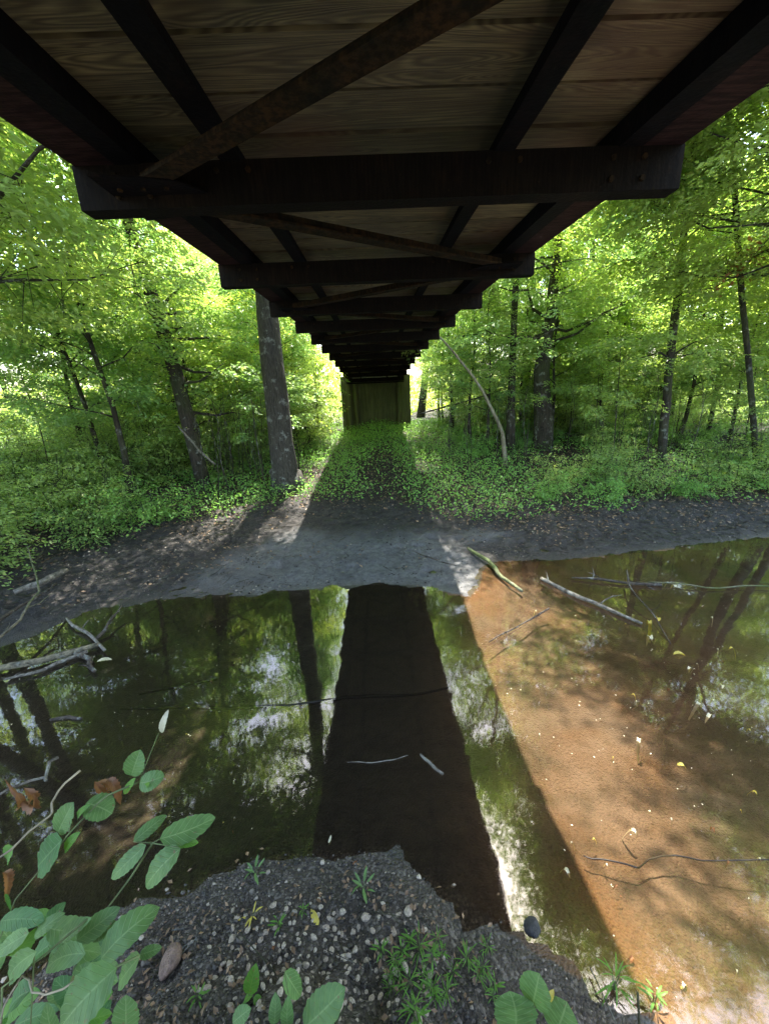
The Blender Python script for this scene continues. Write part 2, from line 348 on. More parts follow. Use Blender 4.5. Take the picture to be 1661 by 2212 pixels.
# water
def water_mat():
    m = newmat('stream_water'); t = NT(m); co = t.coord('Object')
    h = t.math('ADD', t.noise(co, 1.3, 2, .5), t.math('MULTIPLY', t.noise(co, 6, 2, .5), .12))
    bp = t.n('ShaderNodeBump'); bp.inputs['Strength'].default_value = .14; bp.inputs['Distance'].default_value = .03; t.l(h, bp.inputs['Height'])
    fr = t.n('ShaderNodeFresnel'); fr.inputs[0].default_value = 1.36; t.l(bp.outputs[0], fr.inputs['Normal'])
    gl = t.n('ShaderNodeBsdfGlossy'); gl.inputs['Roughness'].default_value = .035; gl.inputs[0].default_value = (1, 1, 1, 1); t.l(bp.outputs[0], gl.inputs['Normal'])
    tr = t.n('ShaderNodeBsdfTransparent'); tr.inputs[0].default_value = (.84, .77, .66, 1)
    ms = t.n('ShaderNodeMixShader'); t.l(t.math('MULTIPLY_ADD', fr.outputs[0], 1.35, .025), ms.inputs[0]); df = t.n('ShaderNodeBsdfDiffuse'); df.inputs[0].default_value = (.075, .062, .045, 1); mk = t.n('ShaderNodeMixShader'); mk.inputs[0].default_value = .07
    t.l(tr.outputs[0], mk.inputs[1]); t.l(df.outputs[0], mk.inputs[2]); t.l(mk.outputs[0], ms.inputs[1]); t.l(gl.outputs[0], ms.inputs[2])
    t.l(ms.outputs[0], t.out.inputs[0]); return m
wm = MB(); wx = np.linspace(-60, 60, 41); wy = np.linspace(-26, 10, 13)
WX, WY = np.meshgrid(wx, wy); wm.v = [np.stack([WX.ravel(), WY.ravel(), np.zeros(WX.size)], 1)]; wm.n = WX.size
ii = (np.arange(12)[:, None]*41+np.arange(40)[None, :]).ravel(); wm.f = [np.stack([ii, ii+1, ii+42, ii+41], 1)]
water = wm.build('water', water_mat()); tag(water, 'shallow still stream water reflecting the bridge and trees', kind='structure')

# ---------------------------------------------------------------- footbridge
XL, XR, Y0, DY = -1.277, 1.443, 2.17, 1.693
def zb(y): return 3.38+.096*y*(1-y/20.)
BH, BW, SH = .17, .09, .10
bridge = empty('footbridge', (.083, 10, 3.4)); tag(bridge, 'narrow timber-decked steel footbridge seen from underneath, spanning the stream', 'bridge')
inv = Matrix.Translation(-bridge.location)
def bpart(mb, name, mat, smooth=False):
    for i, v in enumerate(mb.v): mb.v[i] = v-np.array(bridge.location)
    return mb.build(name, mat, bridge, smooth)
ys_b = [Y0-DY*k for k in (3, 2, 1)]+[Y0+DY*k for k in range(0, 11)]
YS, YE = -4.2, Y0+DY*10+.25
for y in ys_b:
    mb = MB(); z = zb(y)
    # channel-section floor beam: web with flanges, slightly ragged top edge
    mb.box((XL, y-BW, z), (XR, y-BW+.018, z+BH)); mb.box((XL, y-BW+.018, z), (XR, y, z+.016)); mb.box((XL, y-BW+.018, z+BH-.016), (XR, y, z+BH))
    mb.box((XL, y-BW+.0185, z+.0165), (XL+.012, y-.002, z+BH-.0165)); mb.box((XR-.012, y-BW+.0185, z+.0165), (XR, y-.002, z+BH-.0165))
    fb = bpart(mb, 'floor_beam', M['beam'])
    if 0 < y < 8:
        for xc in (XL+.25, -.58, .63, XR-.25):
            for dx in (-.07, .07):
                for dz in ((.045, .125) if abs(xc) > 1 else (.13,)):
                    bm_ = MB(); c_ = Vector((xc+dx, y-BW-.010, z+dz)); bm_.path([c_, c_+Vector((0, .0125, 0))], [.012, .013], 6); bo = bpart(bm_, 'bolt', M['rust']); bo.parent = fb
def strip(x0, x1, dz0, dz1, n=44, a=YS, b=YE):
    mb = MB(); ys = np.linspace(a, b, n); vs = []
    for y in ys:
        z = zb(y); vs += [(x0, y, z+dz0), (x1, y, z+dz0), (x1, y, z+dz1), (x0, y, z+dz1)]
    fs = [(4*i+k, 4*i+(k+1) % 4, 4*i+4+(k+1) % 4, 4*i+4+k) for i in range(n-1) for k in range(4)]+[(3, 2, 1, 0), tuple(4*(n-1)+k for k in range(4))]
    return mb.add(vs, fs)
for xc in (-.58, .63):
    mb = strip(xc-.012, xc+.012, BH+.004, BH+SH-.002); mb2 = strip(xc-.045, xc+.045, BH+.001, BH+.013)
    mb.add(np.concatenate(mb2.v), mb2.f)
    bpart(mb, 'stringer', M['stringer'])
# edge members: dark inner stringer and rusty red outer channel, both sides
for sx, xe in ((-1, XL), (1, XR)):
    a, b = sorted((xe-sx*.30, xe-sx*.1915)); bpart(strip(a, b, BH+.002, BH+SH-.002), 'edge_stringer', M['stringer'])
    a, b = sorted((xe-sx*.19, xe-sx*.012)); bpart(strip(a, b, BH+.003, BH+.15), 'bottom_chord', M['redpaint'])
    a, b = sorted((xe-sx*.16, xe-sx*.04)); bpart(strip(a, b, 1.55, 1.65), 'top_chord', M['redpaint'])
    for i, y in enumerate(ys_b):
        mb = MB(); z = zb(y); xm = xe-sx*.10
        mb.box((xm-.035, y-.075, z+BH+.152), (xm+.035, y-.005, z+1.549)); bpart(mb, 'truss_post', M['redpaint'])
        if i < len(ys_b)-1:
            y2 = ys_b[i+1]; mb = MB(); lo, hi = (z+.36, zb(y2)+1.5) if i % 2 else (z+1.5, zb(y2)+.36)
            mb.bar((xm, y+.03, lo), (xm, y2-.11, hi), .05, .05); bpart(mb, 'truss_diagonal', M['redpaint'])
    for k, dz in enumerate((.55, .85, 1.15)):
        xm = xe-sx*.19; bpart(strip(xm-.012, xm+.012, dz, dz+.04), 'rail', M['stringer'])
# wind bracing between the floor beams (zig-zag), angle section with a rusty edge
for k in range(-2, 10):
    ya, yb = Y0+DY*(k-1)+.0, Y0+DY*k-BW; s_ = 1 if k % 2 == 0 else -1
    xa, xb = (XR-.28, XL+.28) if s_ > 0 else (XL+.28, XR-.28)
    pa, pb = Vector((xa, ya+.02, zb(ya)+.075)), Vector((xb, yb-.02, zb(yb)+.075))
    mb = MB(); mb.bar(pa, pb, .085, .012); 
    mb.bar(pa+Vector((0, .034, .036)), pb+Vector((0, .034, .036)), .012, .06); bpart(mb, 'cross_brace', M['rust'])
    for p, q, sgn in ((pb, yb, -1), (pa, ya, 1)):
        mb = MB(); dx = (1 if p.x < 0 else -1)
        zz = p.z-.016; x0 = p.x-dx*.12
        tri = [(x0, q, 0), (x0+dx*.42, q, 0), (x0+dx*.30, q+sgn*.12, 0), (x0, q+sgn*.17, 0)]
        vs = [(a, b, zz-.004) for a, b, _ in tri]+[(a, b, zz+.004) for a, b, _ in tri]
        mb.add(vs, [(0, 1, 2, 3), (7, 6, 5, 4), (0, 4, 5, 1), (1, 5, 6, 2), (2, 6, 7, 3), (3, 7, 4, 0)]); gp = bpart(mb, 'gusset_plate', M['stringer'])
        for bx in (.06, .16, .26):
            mb = MB(); c = Vector((x0+dx*bx, q+sgn*.06, zz-.012)); mb.path([c, c+Vector((0, 0, .01))], [.011, .011], 6)
            bo = bpart(mb, 'bolt', M['rust']); bo.parent = gp
# deck boards: one part, every board a slab of its own with small gaps
mb = MB(); y = YS+.02; bwid = .286
while y < YE-.2:
    z0 = zb(y)+BH+SH; z1 = zb(y+bwid)+BH+SH; j = random.uniform(-.006, .006); e0 = random.uniform(-.015, .015)
    xa, xb = XL+.205+e0, XR-.205+e0; y1 = y+bwid-.0005; ch = random.uniform(.016, .028)
    k0 = (bwid-ch)/bwid; g0, g1 = y+ch*.5, y1-ch*.5
    vs = []
    for yy0, yy1, dz in ((g0, g1, 0.), (g0, g1, .030), (y, y1, .030), (y, y1, .045)): vs += [(xa, yy0, z0+j+dz), (xb, yy0, z0+j+dz), (xb, yy1, z1+j+dz), (xa, yy1, z1+j+dz)]
    mb.add(vs, [(0, 3, 2, 1)]+[(o_+k, o_+(k+1) % 4, o_+4+(k+1) % 4, o_+4+k) for o_ in (0, 4, 8) for k in range(4)]+[(12, 13, 14, 15)]); y += bwid
bpart(mb, 'deck', M['deck'])

# far abutment
PY = YE-.12; zt = zb(PY); gz = .7
ab = empty('bridge_abutment', (.08, PY, gz)); tag(ab, 'mossy upright plank abutment closing off the far end beneath the footbridge', 'abutment')
def apart(mb, name, mat):
    for i, v in enumerate(mb.v): mb.v[i] = v-np.array(ab.location)
    return mb.build(name, mat, ab)
mb = MB(); x = -1.0
while x < 1.18:
    wdt = random.uniform(.16, .24); mb.box((x, PY+random.uniform(0, .02), gz-.4), (min(x+wdt-.012, 1.2), PY+.09, zt-.05-random.uniform(0, .02))); x += wdt
apart(mb, 'plank_wall', M['pier'])
for xx in (-1.22, -.86, 1.16):
    mb = MB(); mb.path([(xx, PY-.06, gz-.4), (xx+.01, PY-.06, zt-.06)], [.12, .11], 10); apart(mb, 'post', M['pier'])
mb = MB(); mb.box((XL, PY-.1, zt-.049), (XR, PY+.2, zt-.002)); apart(mb, 'cap_beam', M['beam'])
mb = MB(); mb.box((XL-.3, PY+.1, gz-.4), (XR+.3, PY+1.6, zt+.30)); apart(mb, 'backfill', M['pier'])

# near abutment, behind the camera: what the deck rests on this side
nb = empty('near_abutment', (.08, -3.7, 2.2)); tag(nb, 'timber abutment under the near end of the footbridge', 'abutment')
mb = MB(); mb.box((-1.5, -.2, -1.3), (1.5, .2, zb(-3.9)-2.2-.01)); mb.build('plank_wall', M['pier'], nb)
mb = MB(); mb.box((-1.8, -.25, -1.5), (-1.505, .3, .9)); mb.box((1.505, -.25, -1.5), (1.8, .3, .9)); mb.build('wing_post', M['beam'], nb)

# ---------------------------------------------------------------- foliage
def norm(a): return a/(np.linalg.norm(a, axis=-1, keepdims=True)+1e-9)
def spray_leaves(mb, centers, dirs, n, rad, L, thick=.10, droop=.25):
    """flat sprays of leaves: each centre gets n leaves spread along a twig fan in a near-horizontal layer"""
    for c, d in zip(centers, dirs):
        d = np.array([d[0], d[1], 0.])+1e-6; d /= np.linalg.norm(d); sdir = np.array([-d[1], d[0], 0])
        m = int(n*RNG.uniform(.6, 1.4)); u = RNG.uniform(-.3, 1, m)*rad; v = RNG.normal(0, .36, m)*rad*(1-.35*np.abs(u)/rad)
        z = RNG.normal(0, thick, m)*rad-droop*(u**2+v**2)/rad
        P = c+np.outer(u, d)+np.outer(v, sdir); P[:, 2] += z
        A = np.outer(np.ones(m), d)*.6+np.outer(np.sign(v)*.7+RNG.normal(0, .5, m), sdir)+RNG.normal(0, .3, (m, 3)); A[:, 2] -= .3
        A = norm(A); N = norm(np.array([0, 0, 1.])+RNG.normal(0, .42, (m, 3))); N = norm(N-A*(A*N).sum(1, keepdims=True))
        LL = L*RNG.uniform(.65, 1.3, m); mb.leaves(P, A, N, LL, LL*RNG.uniform(.42, .6, m))
def bend(a, b, n, wob):
    a = np.array(a, float); b = np.array(b, float); L = np.linalg.norm(b-a); t = np.linspace(0, 1, n)[:, None]
    off = np.zeros((n, 3)); 
    for k in (1, 2, 3): off += np.sin(t*math.pi*k)*RNG.normal(0, wob*L/k, 3)
    return a+(b-a)*t+off

def make_tree(name, H, rad, crown_lo, crown_r, nlimb, nspray, nleaf, L, barkm, leafm, lean=(0, 0), fork=False, seg=10, spr=.55, twig=True):
    """returns an Empty > trunk, crown (built at the origin)"""
    root = empty(name); tr = MB(); top = np.array([lean[0]*H, lean[1]*H, H])
    P = bend((0, 0, -.15), top, 9, .018); rr = [rad*(1-.80*(i/8.)**1.1) for i in range(9)]; rr[0] = rad*1.45; rr[1] = rad*1.02
    tr.path(P, rr, seg, wob=.07)
    cs, ds = [], []
    for i in range(nlimb):
        f = crown_lo+(1-crown_lo)*((i+.5)/nlimb)**.9; q = P[0]+(P[-1]-P[0])*0; k = f*8; a = int(min(k, 7)); q = P[a]+(P[a+1]-P[a])*(k-a)
        ang = i*2.4+RNG.uniform(-.5, .5); prof = math.sin(math.pi*min(1, (f-crown_lo)/(1-crown_lo)*.8+.25))**.7
        R_ = crown_r*prof*RNG.uniform(.65, 1.1)
        e = q+np.array([math.cos(ang)*R_, math.sin(ang)*R_, R_*RNG.uniform(.1, .55)]); br = rad*(1-.78*f)*.45
        B = bend(q, e, 5, .07); tr.path(B, [br, br*.75, br*.5, br*.3, max(.004, br*.1)], 5)
        for j in range(nspray):
            t = RNG.uniform(.25, 1.05); kk = min(t, .99)*4; a = int(kk); p = B[a]+(B[a+1]-B[a])*(kk-a)
            off = RNG.normal(0, .28*crown_r*.6, 3); off[2] *= .7; off *= (.35+.65*t); p2 = p+off
            if twig: tr.path([p, (p+p2)/2+np.array([0, 0, .03]), p2], [max(.004, br*.22), .005, .003], 3, cap=False)
            dd = p2-P[min(8, int(f*8))]; cs.append(p2); ds.append(dd)
    cr = MB(); spray_leaves(cr, cs, ds, nleaf, spr, L)
    tr.build('trunk', barkm, root, True); cr.build('crown', leafm, root)
    return root
def make_shrub(name, H, Rr, nst, nspray, nleaf, L, barkm, leafm, spr=.3):
    root = empty(name); tr = MB(); cs, ds = [], []
    for i in range(nst):
        ang = i*2.4+RNG.uniform(-.5, .5); rr = Rr*RNG.uniform(.35, 1); hh = H*RNG.uniform(.55, 1.05)
        B = bend((math.cos(ang)*.08, math.sin(ang)*.08, -.08), (math.cos(ang)*rr, math.sin(ang)*rr, hh), 6, .06); r0 = RNG.uniform(.008, .016)
        tr.path(B, [r0, r0*.85, r0*.7, r0*.5, r0*.35, .003], 4)
        for j in range(nspray):
            t = RNG.uniform(.12, 1.); kk = min(t, .99)*5; a = int(kk); p = B[a]+(B[a+1]-B[a])*(kk-a); off = RNG.normal(0, .22*Rr, 3); p2 = p+off; p2[2] = max(p2[2], .06)
            tr.path([p, p2], [.004, .002], 3, cap=False); cs.append(p2); ds.append(p2-np.array([0, 0, p2[2]]))
    cr = MB(); spray_leaves(cr, cs, ds, nleaf, spr, L, .16)
    tr.build('stems', barkm, root, True); cr.build('foliage', leafm, root); return root

protos = {}
def put(key, maker, x, y, rz, sc, label, cat, group=None, z=None):
    if key not in protos: o = maker(); protos[key] = o
    else: o = copy_tree(protos[key])
    o.location = (x, y, hz(x, y) if z is None else z); o.rotation_euler.z = rz; o.scale = (sc, sc, sc)
    for k in ('label', 'category', 'group'):
        if k in o: del o[k]
    tag(o, label, cat, group); return o

# --- the particular trees one can point at
def special(name, pts, rads, label, barkm, cat='tree', sprays=(), leafm=None, L=.1, spr=.5, nleaf=60, seg=12, wob=.06, limbs=()):
    """trunk along world points; sprays: (t along trunk, dx, dy, dz)"""
    base = Vector(pts[0]); root = empty(name, base); tr = MB(); P = np.array([list(Vector(p)-base) for p in pts]); 
    tt = np.linspace(0, 1, len(P)); t2 = np.linspace(0, 1, 14); Q = np.stack([np.interp(t2, tt, P[:, i]) for i in range(3)], 1); Rr = np.interp(t2, tt, rads)
    Q[1:-1] += RNG.normal(0, 1, (12, 3))*Rr[1:-1, None]*.12; Q[0] -= (0, 0, .15)
    tr.path(Q, list(Rr), seg, wob=wob); cs, ds = [], []
    for t, dx, dy, dz in sprays:
        p = np.array([np.interp(t, t2, Q[:, i]) for i in range(3)]); e = p+np.array([dx, dy, dz]); r0 = max(.006, np.interp(t, t2, Rr)*.3)
        B = bend(p, e, 5, .06); tr.path(B, [r0, r0*.8, r0*.6, r0*.4, .004], 5)
        for j in range(5): cs.append(B[min(4, 2+j//2)]+RNG.normal(0, spr*.5, 3)); ds.append(e-p)
    tr.build('trunk', barkm, root, True)
    if cs: cr = MB(); spray_leaves(cr, cs, ds, nleaf, spr, L); cr.build('crown', leafm, root)
    tag(root, label, cat); return root
def rs(n, t0, t1, r, up=.4): return [(RNG.uniform(t0, t1), *(lambda a, q: (math.cos(a)*q, math.sin(a)*q, q*up*RNG.uniform(-.3, 1.2)))(RNG.uniform(0, 6.28), r*RNG.uniform(.5, 1.1))) for _ in range(n)]

g0 = at_z(620, 1052, hz(-2.5, 10.2)); tp = at_y(572, 620, g0.y)
top2 = tp+(tp-g0)*1.6
special('big_trunk_tree', [g0, g0.lerp(tp, .12), tp, top2], [.46, .31, .235, .12], 'large straight grey-barked tree trunk standing just left of the bridge behind the mud flat', M['bark_main'], sprays=rs(26, .80, 1., 3.2)+[(RNG.uniform(.80, .97), RNG.uniform(-2.4, .9), RNG.uniform(-6, -1.5), RNG.uniform(.0, 1.6)) for _ in range(34)]+[(RNG.uniform(.8, .97), RNG.uniform(.2, 1.9), RNG.uniform(-1, 1.8), RNG.uniform(.0, 1.2)) for _ in range(12)], leafm=M['leaf_a'], nleaf=150, spr=.7, L=.10, seg=18, wob=.035)
# leaning vine-clad trunk, left
b0 = at_y(425, 960, 10.3); b0.z = hz(b0.x, 10.3); b1 = at_y(350, 700, 10.4); b2 = at_y(275, 470, 10.6); b3 = b2+(b2-b1)*1.5
special('leaning_tree', [b0, b1, b2, b3], [.19, .15, .125, .06], 'dark leaning tree trunk hung with vines in the woods left of the big grey trunk', M['bark'], sprays=rs(30, .12, 1., 1.6), leafm=M['leaf_a'], L=.11, spr=.45)
# stout forked trunk, right
b0 = at_y(1172, 940, 13); b0.z = hz(b0.x, 13); b1 = at_y(1172, 790, 13); b2 = at_y(1195, 640, 13.1); b3 = at_y(1215, 420, 13.2)
special('stout_tree', [b0, b1, b2, b3], [.34, .23, .16, .09], 'stout dark mossy tree trunk right of the bridge, beyond the pale leaning sapling', M['bark'], sprays=rs(26, .35, 1., 3.2), leafm=M['leaf_b'], L=.12)
# pale leaning sapling
b0 = at_y(1092, 1003, 11.2); b0.z = hz(b0.x, 11.2); b1 = at_y(1085, 930, 11.2); b2 = at_y(1035, 830, 11.3); b3 = at_y(962, 738, 11.4); b4 = at_y(900, 690, 11.5)
special('leaning_sapling', [b0, b1, b2, b3, b4], [.075, .05, .037, .026, .014], 'thin pale-barked sapling leaning left toward the bridge above the bright ground cover', M['bark_pale'], sprays=rs(7, .75, 1., .7), leafm=M['leaf_c'], L=.1, spr=.3, nleaf=40)
b0 = at_y(1436, 950, 10.5); b0.z = hz(b0.x, 10.5); b1 = at_y(1440, 850, 10.5); b2 = at_y(1455, 700, 10.5); b3 = at_y(1475, 560, 10.5); b4 = at_y(1490, 250, 10.5)
special('slender_tree', [b0, b1, b2, b3, b4], [.12, .10, .09, .08, .05], 'slender brown tree trunk right of the stout mossy trunk, rising through the leaves', M['bark'], sprays=rs(14, .35, 1., 1.8)+[(RNG.uniform(.78, .98), RNG.uniform(-4.6, -.6), RNG.uniform(-6.2, -2.2), RNG.uniform(.3, 1.9)) for _ in range(34)]+[(RNG.uniform(.85, .98), RNG.uniform(-4.9, -2.4), RNG.uniform(-6.6, -4.2), RNG.uniform(.3, 1.5)) for _ in range(20)], leafm=M['leaf_a'], nleaf=130, spr=.65, L=.10)
b0 = at_y(1655, 960, 9.5); b0.z = hz(b0.x, 9.5); b1 = at_y(1600, 600, 9.5); b2 = at_y(1580, 300, 9.5); b3 = at_y(1640, 100, 9.5)
special('edge_tree', [b0, b1, b2, b3], [.065, .055, .045, .03], 'thin dark tree at the right edge with a clump of dry rust-red leaves', M['bark'], sprays=rs(30, .35, 1., 3.0), leafm=M['leaf_b'], nleaf=60, spr=.7, L=.12)
hang = MB(); c0 = at_y(1590, 560, 9.2); spray_leaves(hang, [np.array(c0)+RNG.normal(0, .22, 3) for _ in range(9)], [(1, 0, 0)]*9, 22, .25, .10, .5, .8)
dl = empty('dead_twig', c0); hang.v = [v-np.array(c0) for v in hang.v]; hang.build('dry_leaves', M['rustleaf'], dl); tw_ = MB(); tw_.path([(.1, .25, .9), (0, .05, .3), (0, 0, -.3)], [.012, .008, .003], 5); tw_.build('stem', M['bark'], dl); tag(dl, 'clump of dry rust-red leaves hanging from the thin tree at the right edge', 'dead leaves')

# --- prototypes and scatter
T = {
 'tall_a': lambda: make_tree('tall_tree', 15, .20, .28, 3.6, 30, 12, 36, .135, M['bark'], M['leaf_a'], (.03, -.02), spr=.65),
 'tall_b': lambda: make_tree('tall_tree', 13, .17, .22, 3.2, 30, 12, 36, .13, M['bark'], M['leaf_b'], (-.05, .02), spr=.6),
 'tall_c': lambda: make_tree('tall_tree', 14, .16, .3, 3.4, 28, 12, 36, .13, M['bark'], M['leaf_c'], (.02, .05), spr=.6),
 'mid_a': lambda: make_tree('young_tree', 6.5, .055, .18, 1.7, 26, 12, 54, .09, M['bark'], M['leaf_a'], (.06, 0), seg=7, spr=.45),
 'mid_b': lambda: make_tree('young_tree', 5.5, .05, .15, 1.8, 24, 12, 54, .09, M['bark'], M['leaf_c'], (-.07, .03), seg=7, spr=.45),
 'mid_c': lambda: make_tree('young_tree', 7.5, .06, .2, 1.9, 28, 12, 54, .095, M['bark'], M['leaf_b'], (.02, -.06), seg=7, spr=.45),
 'sap_a': lambda: make_tree('thin_sapling', 3.6, .02, .3, .9, 14, 7, 22, .09, M['bark'], M['leaf_a'], (.05, .02), seg=5, spr=.3),
 'sap_b': lambda: make_tree('thin_sapling', 3.0, .016, .45, .7, 10, 6, 20, .09, M['bark'], M['leaf_b'], (-.04, .03), seg=5, spr=.3),
 'shr_a': lambda: make_shrub('leafy_shrub', 1.9, 1.0, 15, 9, 26, .085, M['bark'], M['leaf_a']),
 'shr_b': lambda: make_shrub('leafy_shrub', 1.4, .9, 13, 9, 24, .075, M['bark'], M['leaf_a']),
 'shr_c': lambda: make_shrub('leafy_shrub', 1.0, .7, 11, 8, 24, .07, M['bark'], M['cover'], .22),
}
KEEP = [((6.05, 13), 'stout'), ((7.3, 10.5), 'slender'), ((3.75, 11.2), 'pale'), ((2.6, 11.4), 'pale top'), ((-5.05, 10.4), 'leaning'), ((-2.5, 10.2), 'grey trunk')]
def blocked(x, y, rad):
    """keeps young growth from standing right in front of the trunks the clearing shows"""
    for (a, b), _ in KEEP:
        if y < b+.4:
            t = (x*a+y*b)/(a*a+b*b)
            if .3 < t < 1.05 and math.hypot(x-a*t, y-b*t) < rad: return True
    return False
def scatter(keys, n, region, mind, label, cat, group, sc=(.85, 1.2), seed=0):
    rg = np.random.default_rng(seed); pts = []; tries = 0
    while len(pts) < n and tries < 6000:
        tries += 1; x = rg.uniform(region[0], region[1]); y = rg.uniform(region[2], region[3])
        if len(region) > 4 and not region[4](x, y): continue
        if any((x-a)**2+(y-b)**2 < mind**2 for a, b in pts): continue
        if blocked(x, y, .5 if 'sap' in keys[0] else 1.1): continue
        pts.append((x, y)); k = keys[int(rg.integers(len(keys)))]
        put(k, T[k], x, y, rg.uniform(0, 6.28), rg.uniform(*sc), label, cat, group)
vy = lambda x: float(np.interp(x, VEG[:, 0], VEG[:, 1]))
Lw = lambda x, y: y > vy(x)+1.2
scatter(['tall_a', 'tall_b', 'tall_c'], 9, (-26, -4.6, 6, 36, lambda x, y: Lw(x, y) and x < -4.2-.02*y), 3.6, 'tall leafy tree in the dense woods left of the footbridge', 'tree', 'tall trees left of the bridge', seed=1)
scatter(['tall_a', 'tall_b', 'tall_c'], 8, (4.9, 27, 14, 36, lambda x, y: Lw(x, y) and x > 4.9), 3.6, 'tall leafy tree in the dense woods right of the footbridge', 'tree', 'tall trees right of the bridge', seed=2)
scatter(['tall_c', 'tall_a'], 7, (-9, 9, 26, 42), 3.8, 'sunlit tall tree far behind the end of the footbridge', 'tree', 'trees beyond the far abutment', seed=3)
scatter(['mid_a', 'mid_b', 'mid_c'], 26, (-12, -2.9, 9.4, 24, lambda x, y: Lw(x, y)), 1.4, 'bushy young tree in the understorey left of the footbridge', 'tree', 'young trees left of the bridge', seed=4)
scatter(['mid_a', 'mid_b', 'mid_c'], 30, (3.3, 14, 10.4, 26, lambda x, y: Lw(x, y)), 1.4, 'bushy young tree in the understorey right of the footbridge', 'tree', 'young trees right of the bridge', seed=5)
scatter(['sap_a', 'sap_b'], 22, (-9, -2.2, 9.4, 17), .6, 'thin dark-stemmed sapling in the woods left of the footbridge', 'sapling', 'saplings left of the bridge', (.8, 1.3), seed=6)
scatter(['sap_a', 'sap_b'], 30, (2.4, 12, 9.2, 19), .7, 'thin dark-stemmed sapling in the woods right of the footbridge', 'sapling', 'saplings right of the bridge', (.7, 1.1), seed=7)
scatter(['shr_a', 'shr_b'], 40, (-11, -3.3, 7.4, 15, lambda x, y: y > vy(x)+.3), .68, 'leafy green shrub on the bank left of the footbridge', 'shrub', 'shrubs left of the bridge', seed=8)
scatter(['shr_b', 'shr_c'], 46, (3.2, 15, 8.8, 19), .85, 'low leafy shrub on the bank right of the footbridge', 'shrub', 'shrubs right of the bridge', (.6, .95), seed=9)
scatter(['shr_a', 'shr_b'], 34, (4, 22, 16, 30), 1.2, 'leafy shrub far back in the woods right of the bridge', 'shrub', 'distant shrubs right of the bridge', (1.1, 1.8), seed=12)
scatter(['shr_a', 'shr_b'], 26, (-18, -3, 15, 28), 1.2, 'leafy shrub far back in the woods left of the bridge', 'shrub', 'distant shrubs left of the bridge', (1.1, 1.8), seed=13)
for i_, (x, y, k) in enumerate(((3.9, 8.4, 'shr_c'), (5.0, 8.2, 'shr_c'), (6.0, 8.5, 'shr_b'), (6.9, 8.1, 'shr_c'), (7.9, 8.5, 'shr_b'), (8.8, 8.3, 'shr_c'), (4.5, 9.2, 'shr_b'), (5.6, 9.4, 'shr_b'), (9.6, 8.8, 'shr_a'))):
    put(k, T[k], x, y, i_*1.7, .62+.08*(i_ % 3), 'low shrub fringing the muddy bank on the right side', 'shrub', 'shrubs fringing the right bank')
scatter(['tall_b', 'tall_a'], 3, (-13, -8, 1.5, 7, lambda x, y: y > vy(x)+.5), 3, 'tall tree overhanging the stream at the far left', 'tree', 'trees overhanging the stream', seed=10)
T['over_a'] = lambda: make_tree('overhanging_tree', 11.5, .14, .30, 4.4, 30, 18, 80, .10, M['bark'], M['leaf_a'], (.0, -.10), spr=.7)
T['over_b'] = lambda: make_tree('overhanging_tree', 12.5, .15, .34, 4.6, 30, 18, 80, .105, M['bark'], M['leaf_b'], (.03, -.13), spr=.7)
T['over_e'] = lambda: make_tree('overhanging_tree', 11, .13, .36, 4.4, 32, 18, 80, .10, M['bark'], M['leaf_c'], (-.30, -.13), spr=.7)
T['over_g'] = lambda: make_tree('overhanging_tree', 10.5, .12, .45, 3.3, 30, 22, 150, .105, M['bark'], M['leaf_a'], (.42, .03), spr=.7)
T['over_h'] = lambda: make_tree('overhanging_tree', 10, .08, .42, 3.4, 32, 22, 140, .10, M['bark'], M['leaf_a'], (-.42, -.13), spr=.7)
T['over_c'] = lambda: make_tree('overhanging_tree', 11, .13, .36, 4.0, 30, 18, 80, .10, M['bark'], M['leaf_a'], (.26, -.08), spr=.7)
T['over_d'] = lambda: make_tree('overhanging_tree', 12, .12, .42, 3.3, 30, 18, 80, .10, M['bark'], M['leaf_c'], (-.05, -.05), spr=.7)
for x, y, k, s_, lb in ((10.0, 8.9, 'over_e', 1., 'tree leaning over the stream from the far bank near the right edge of the photo'), (12.5, 9.2, 'over_b', 1., 'tree leaning over the stream at the far right'), 
                        (4.4, 12.6, 'over_d', 1., 'tree with a high lime green crown, closest to the bridge on its right'), (-9.2, 7.4, 'over_c', 1.05, 'tree leaning over the stream at the left'), 
                        (-7.3, 6.3, 'over_c', 1., 'tree leaning far out over the water from the left bank'), (-7.2, 4.6, 'over_g', 1., 'tree leaning steeply out over the water at the very left'), (9.3, 8.1, 'over_h', 1., 'tree bending low over the right side of the stream'), (-8.4, 6.0, 'over_c', .95, 'tree leaning toward the bridge from behind the left shrubs')):
    put(k, T[k], x, y, 0, s_, lb, 'tree')
for (x, y, k, s_) in ((-6.4, 5.9, 'shr_a', .8), (-5.7, 7.3, 'shr_b', .8), (-7.6, 5.2, 'shr_a', 1.2), (-5.0, 7.9, 'shr_c', 1.)):
    put(k, T[k], x, y, x*3, s_, 'leafy shrub crowding the left bank beside the tangle of dead sticks', 'shrub', 'shrubs on the left bank')

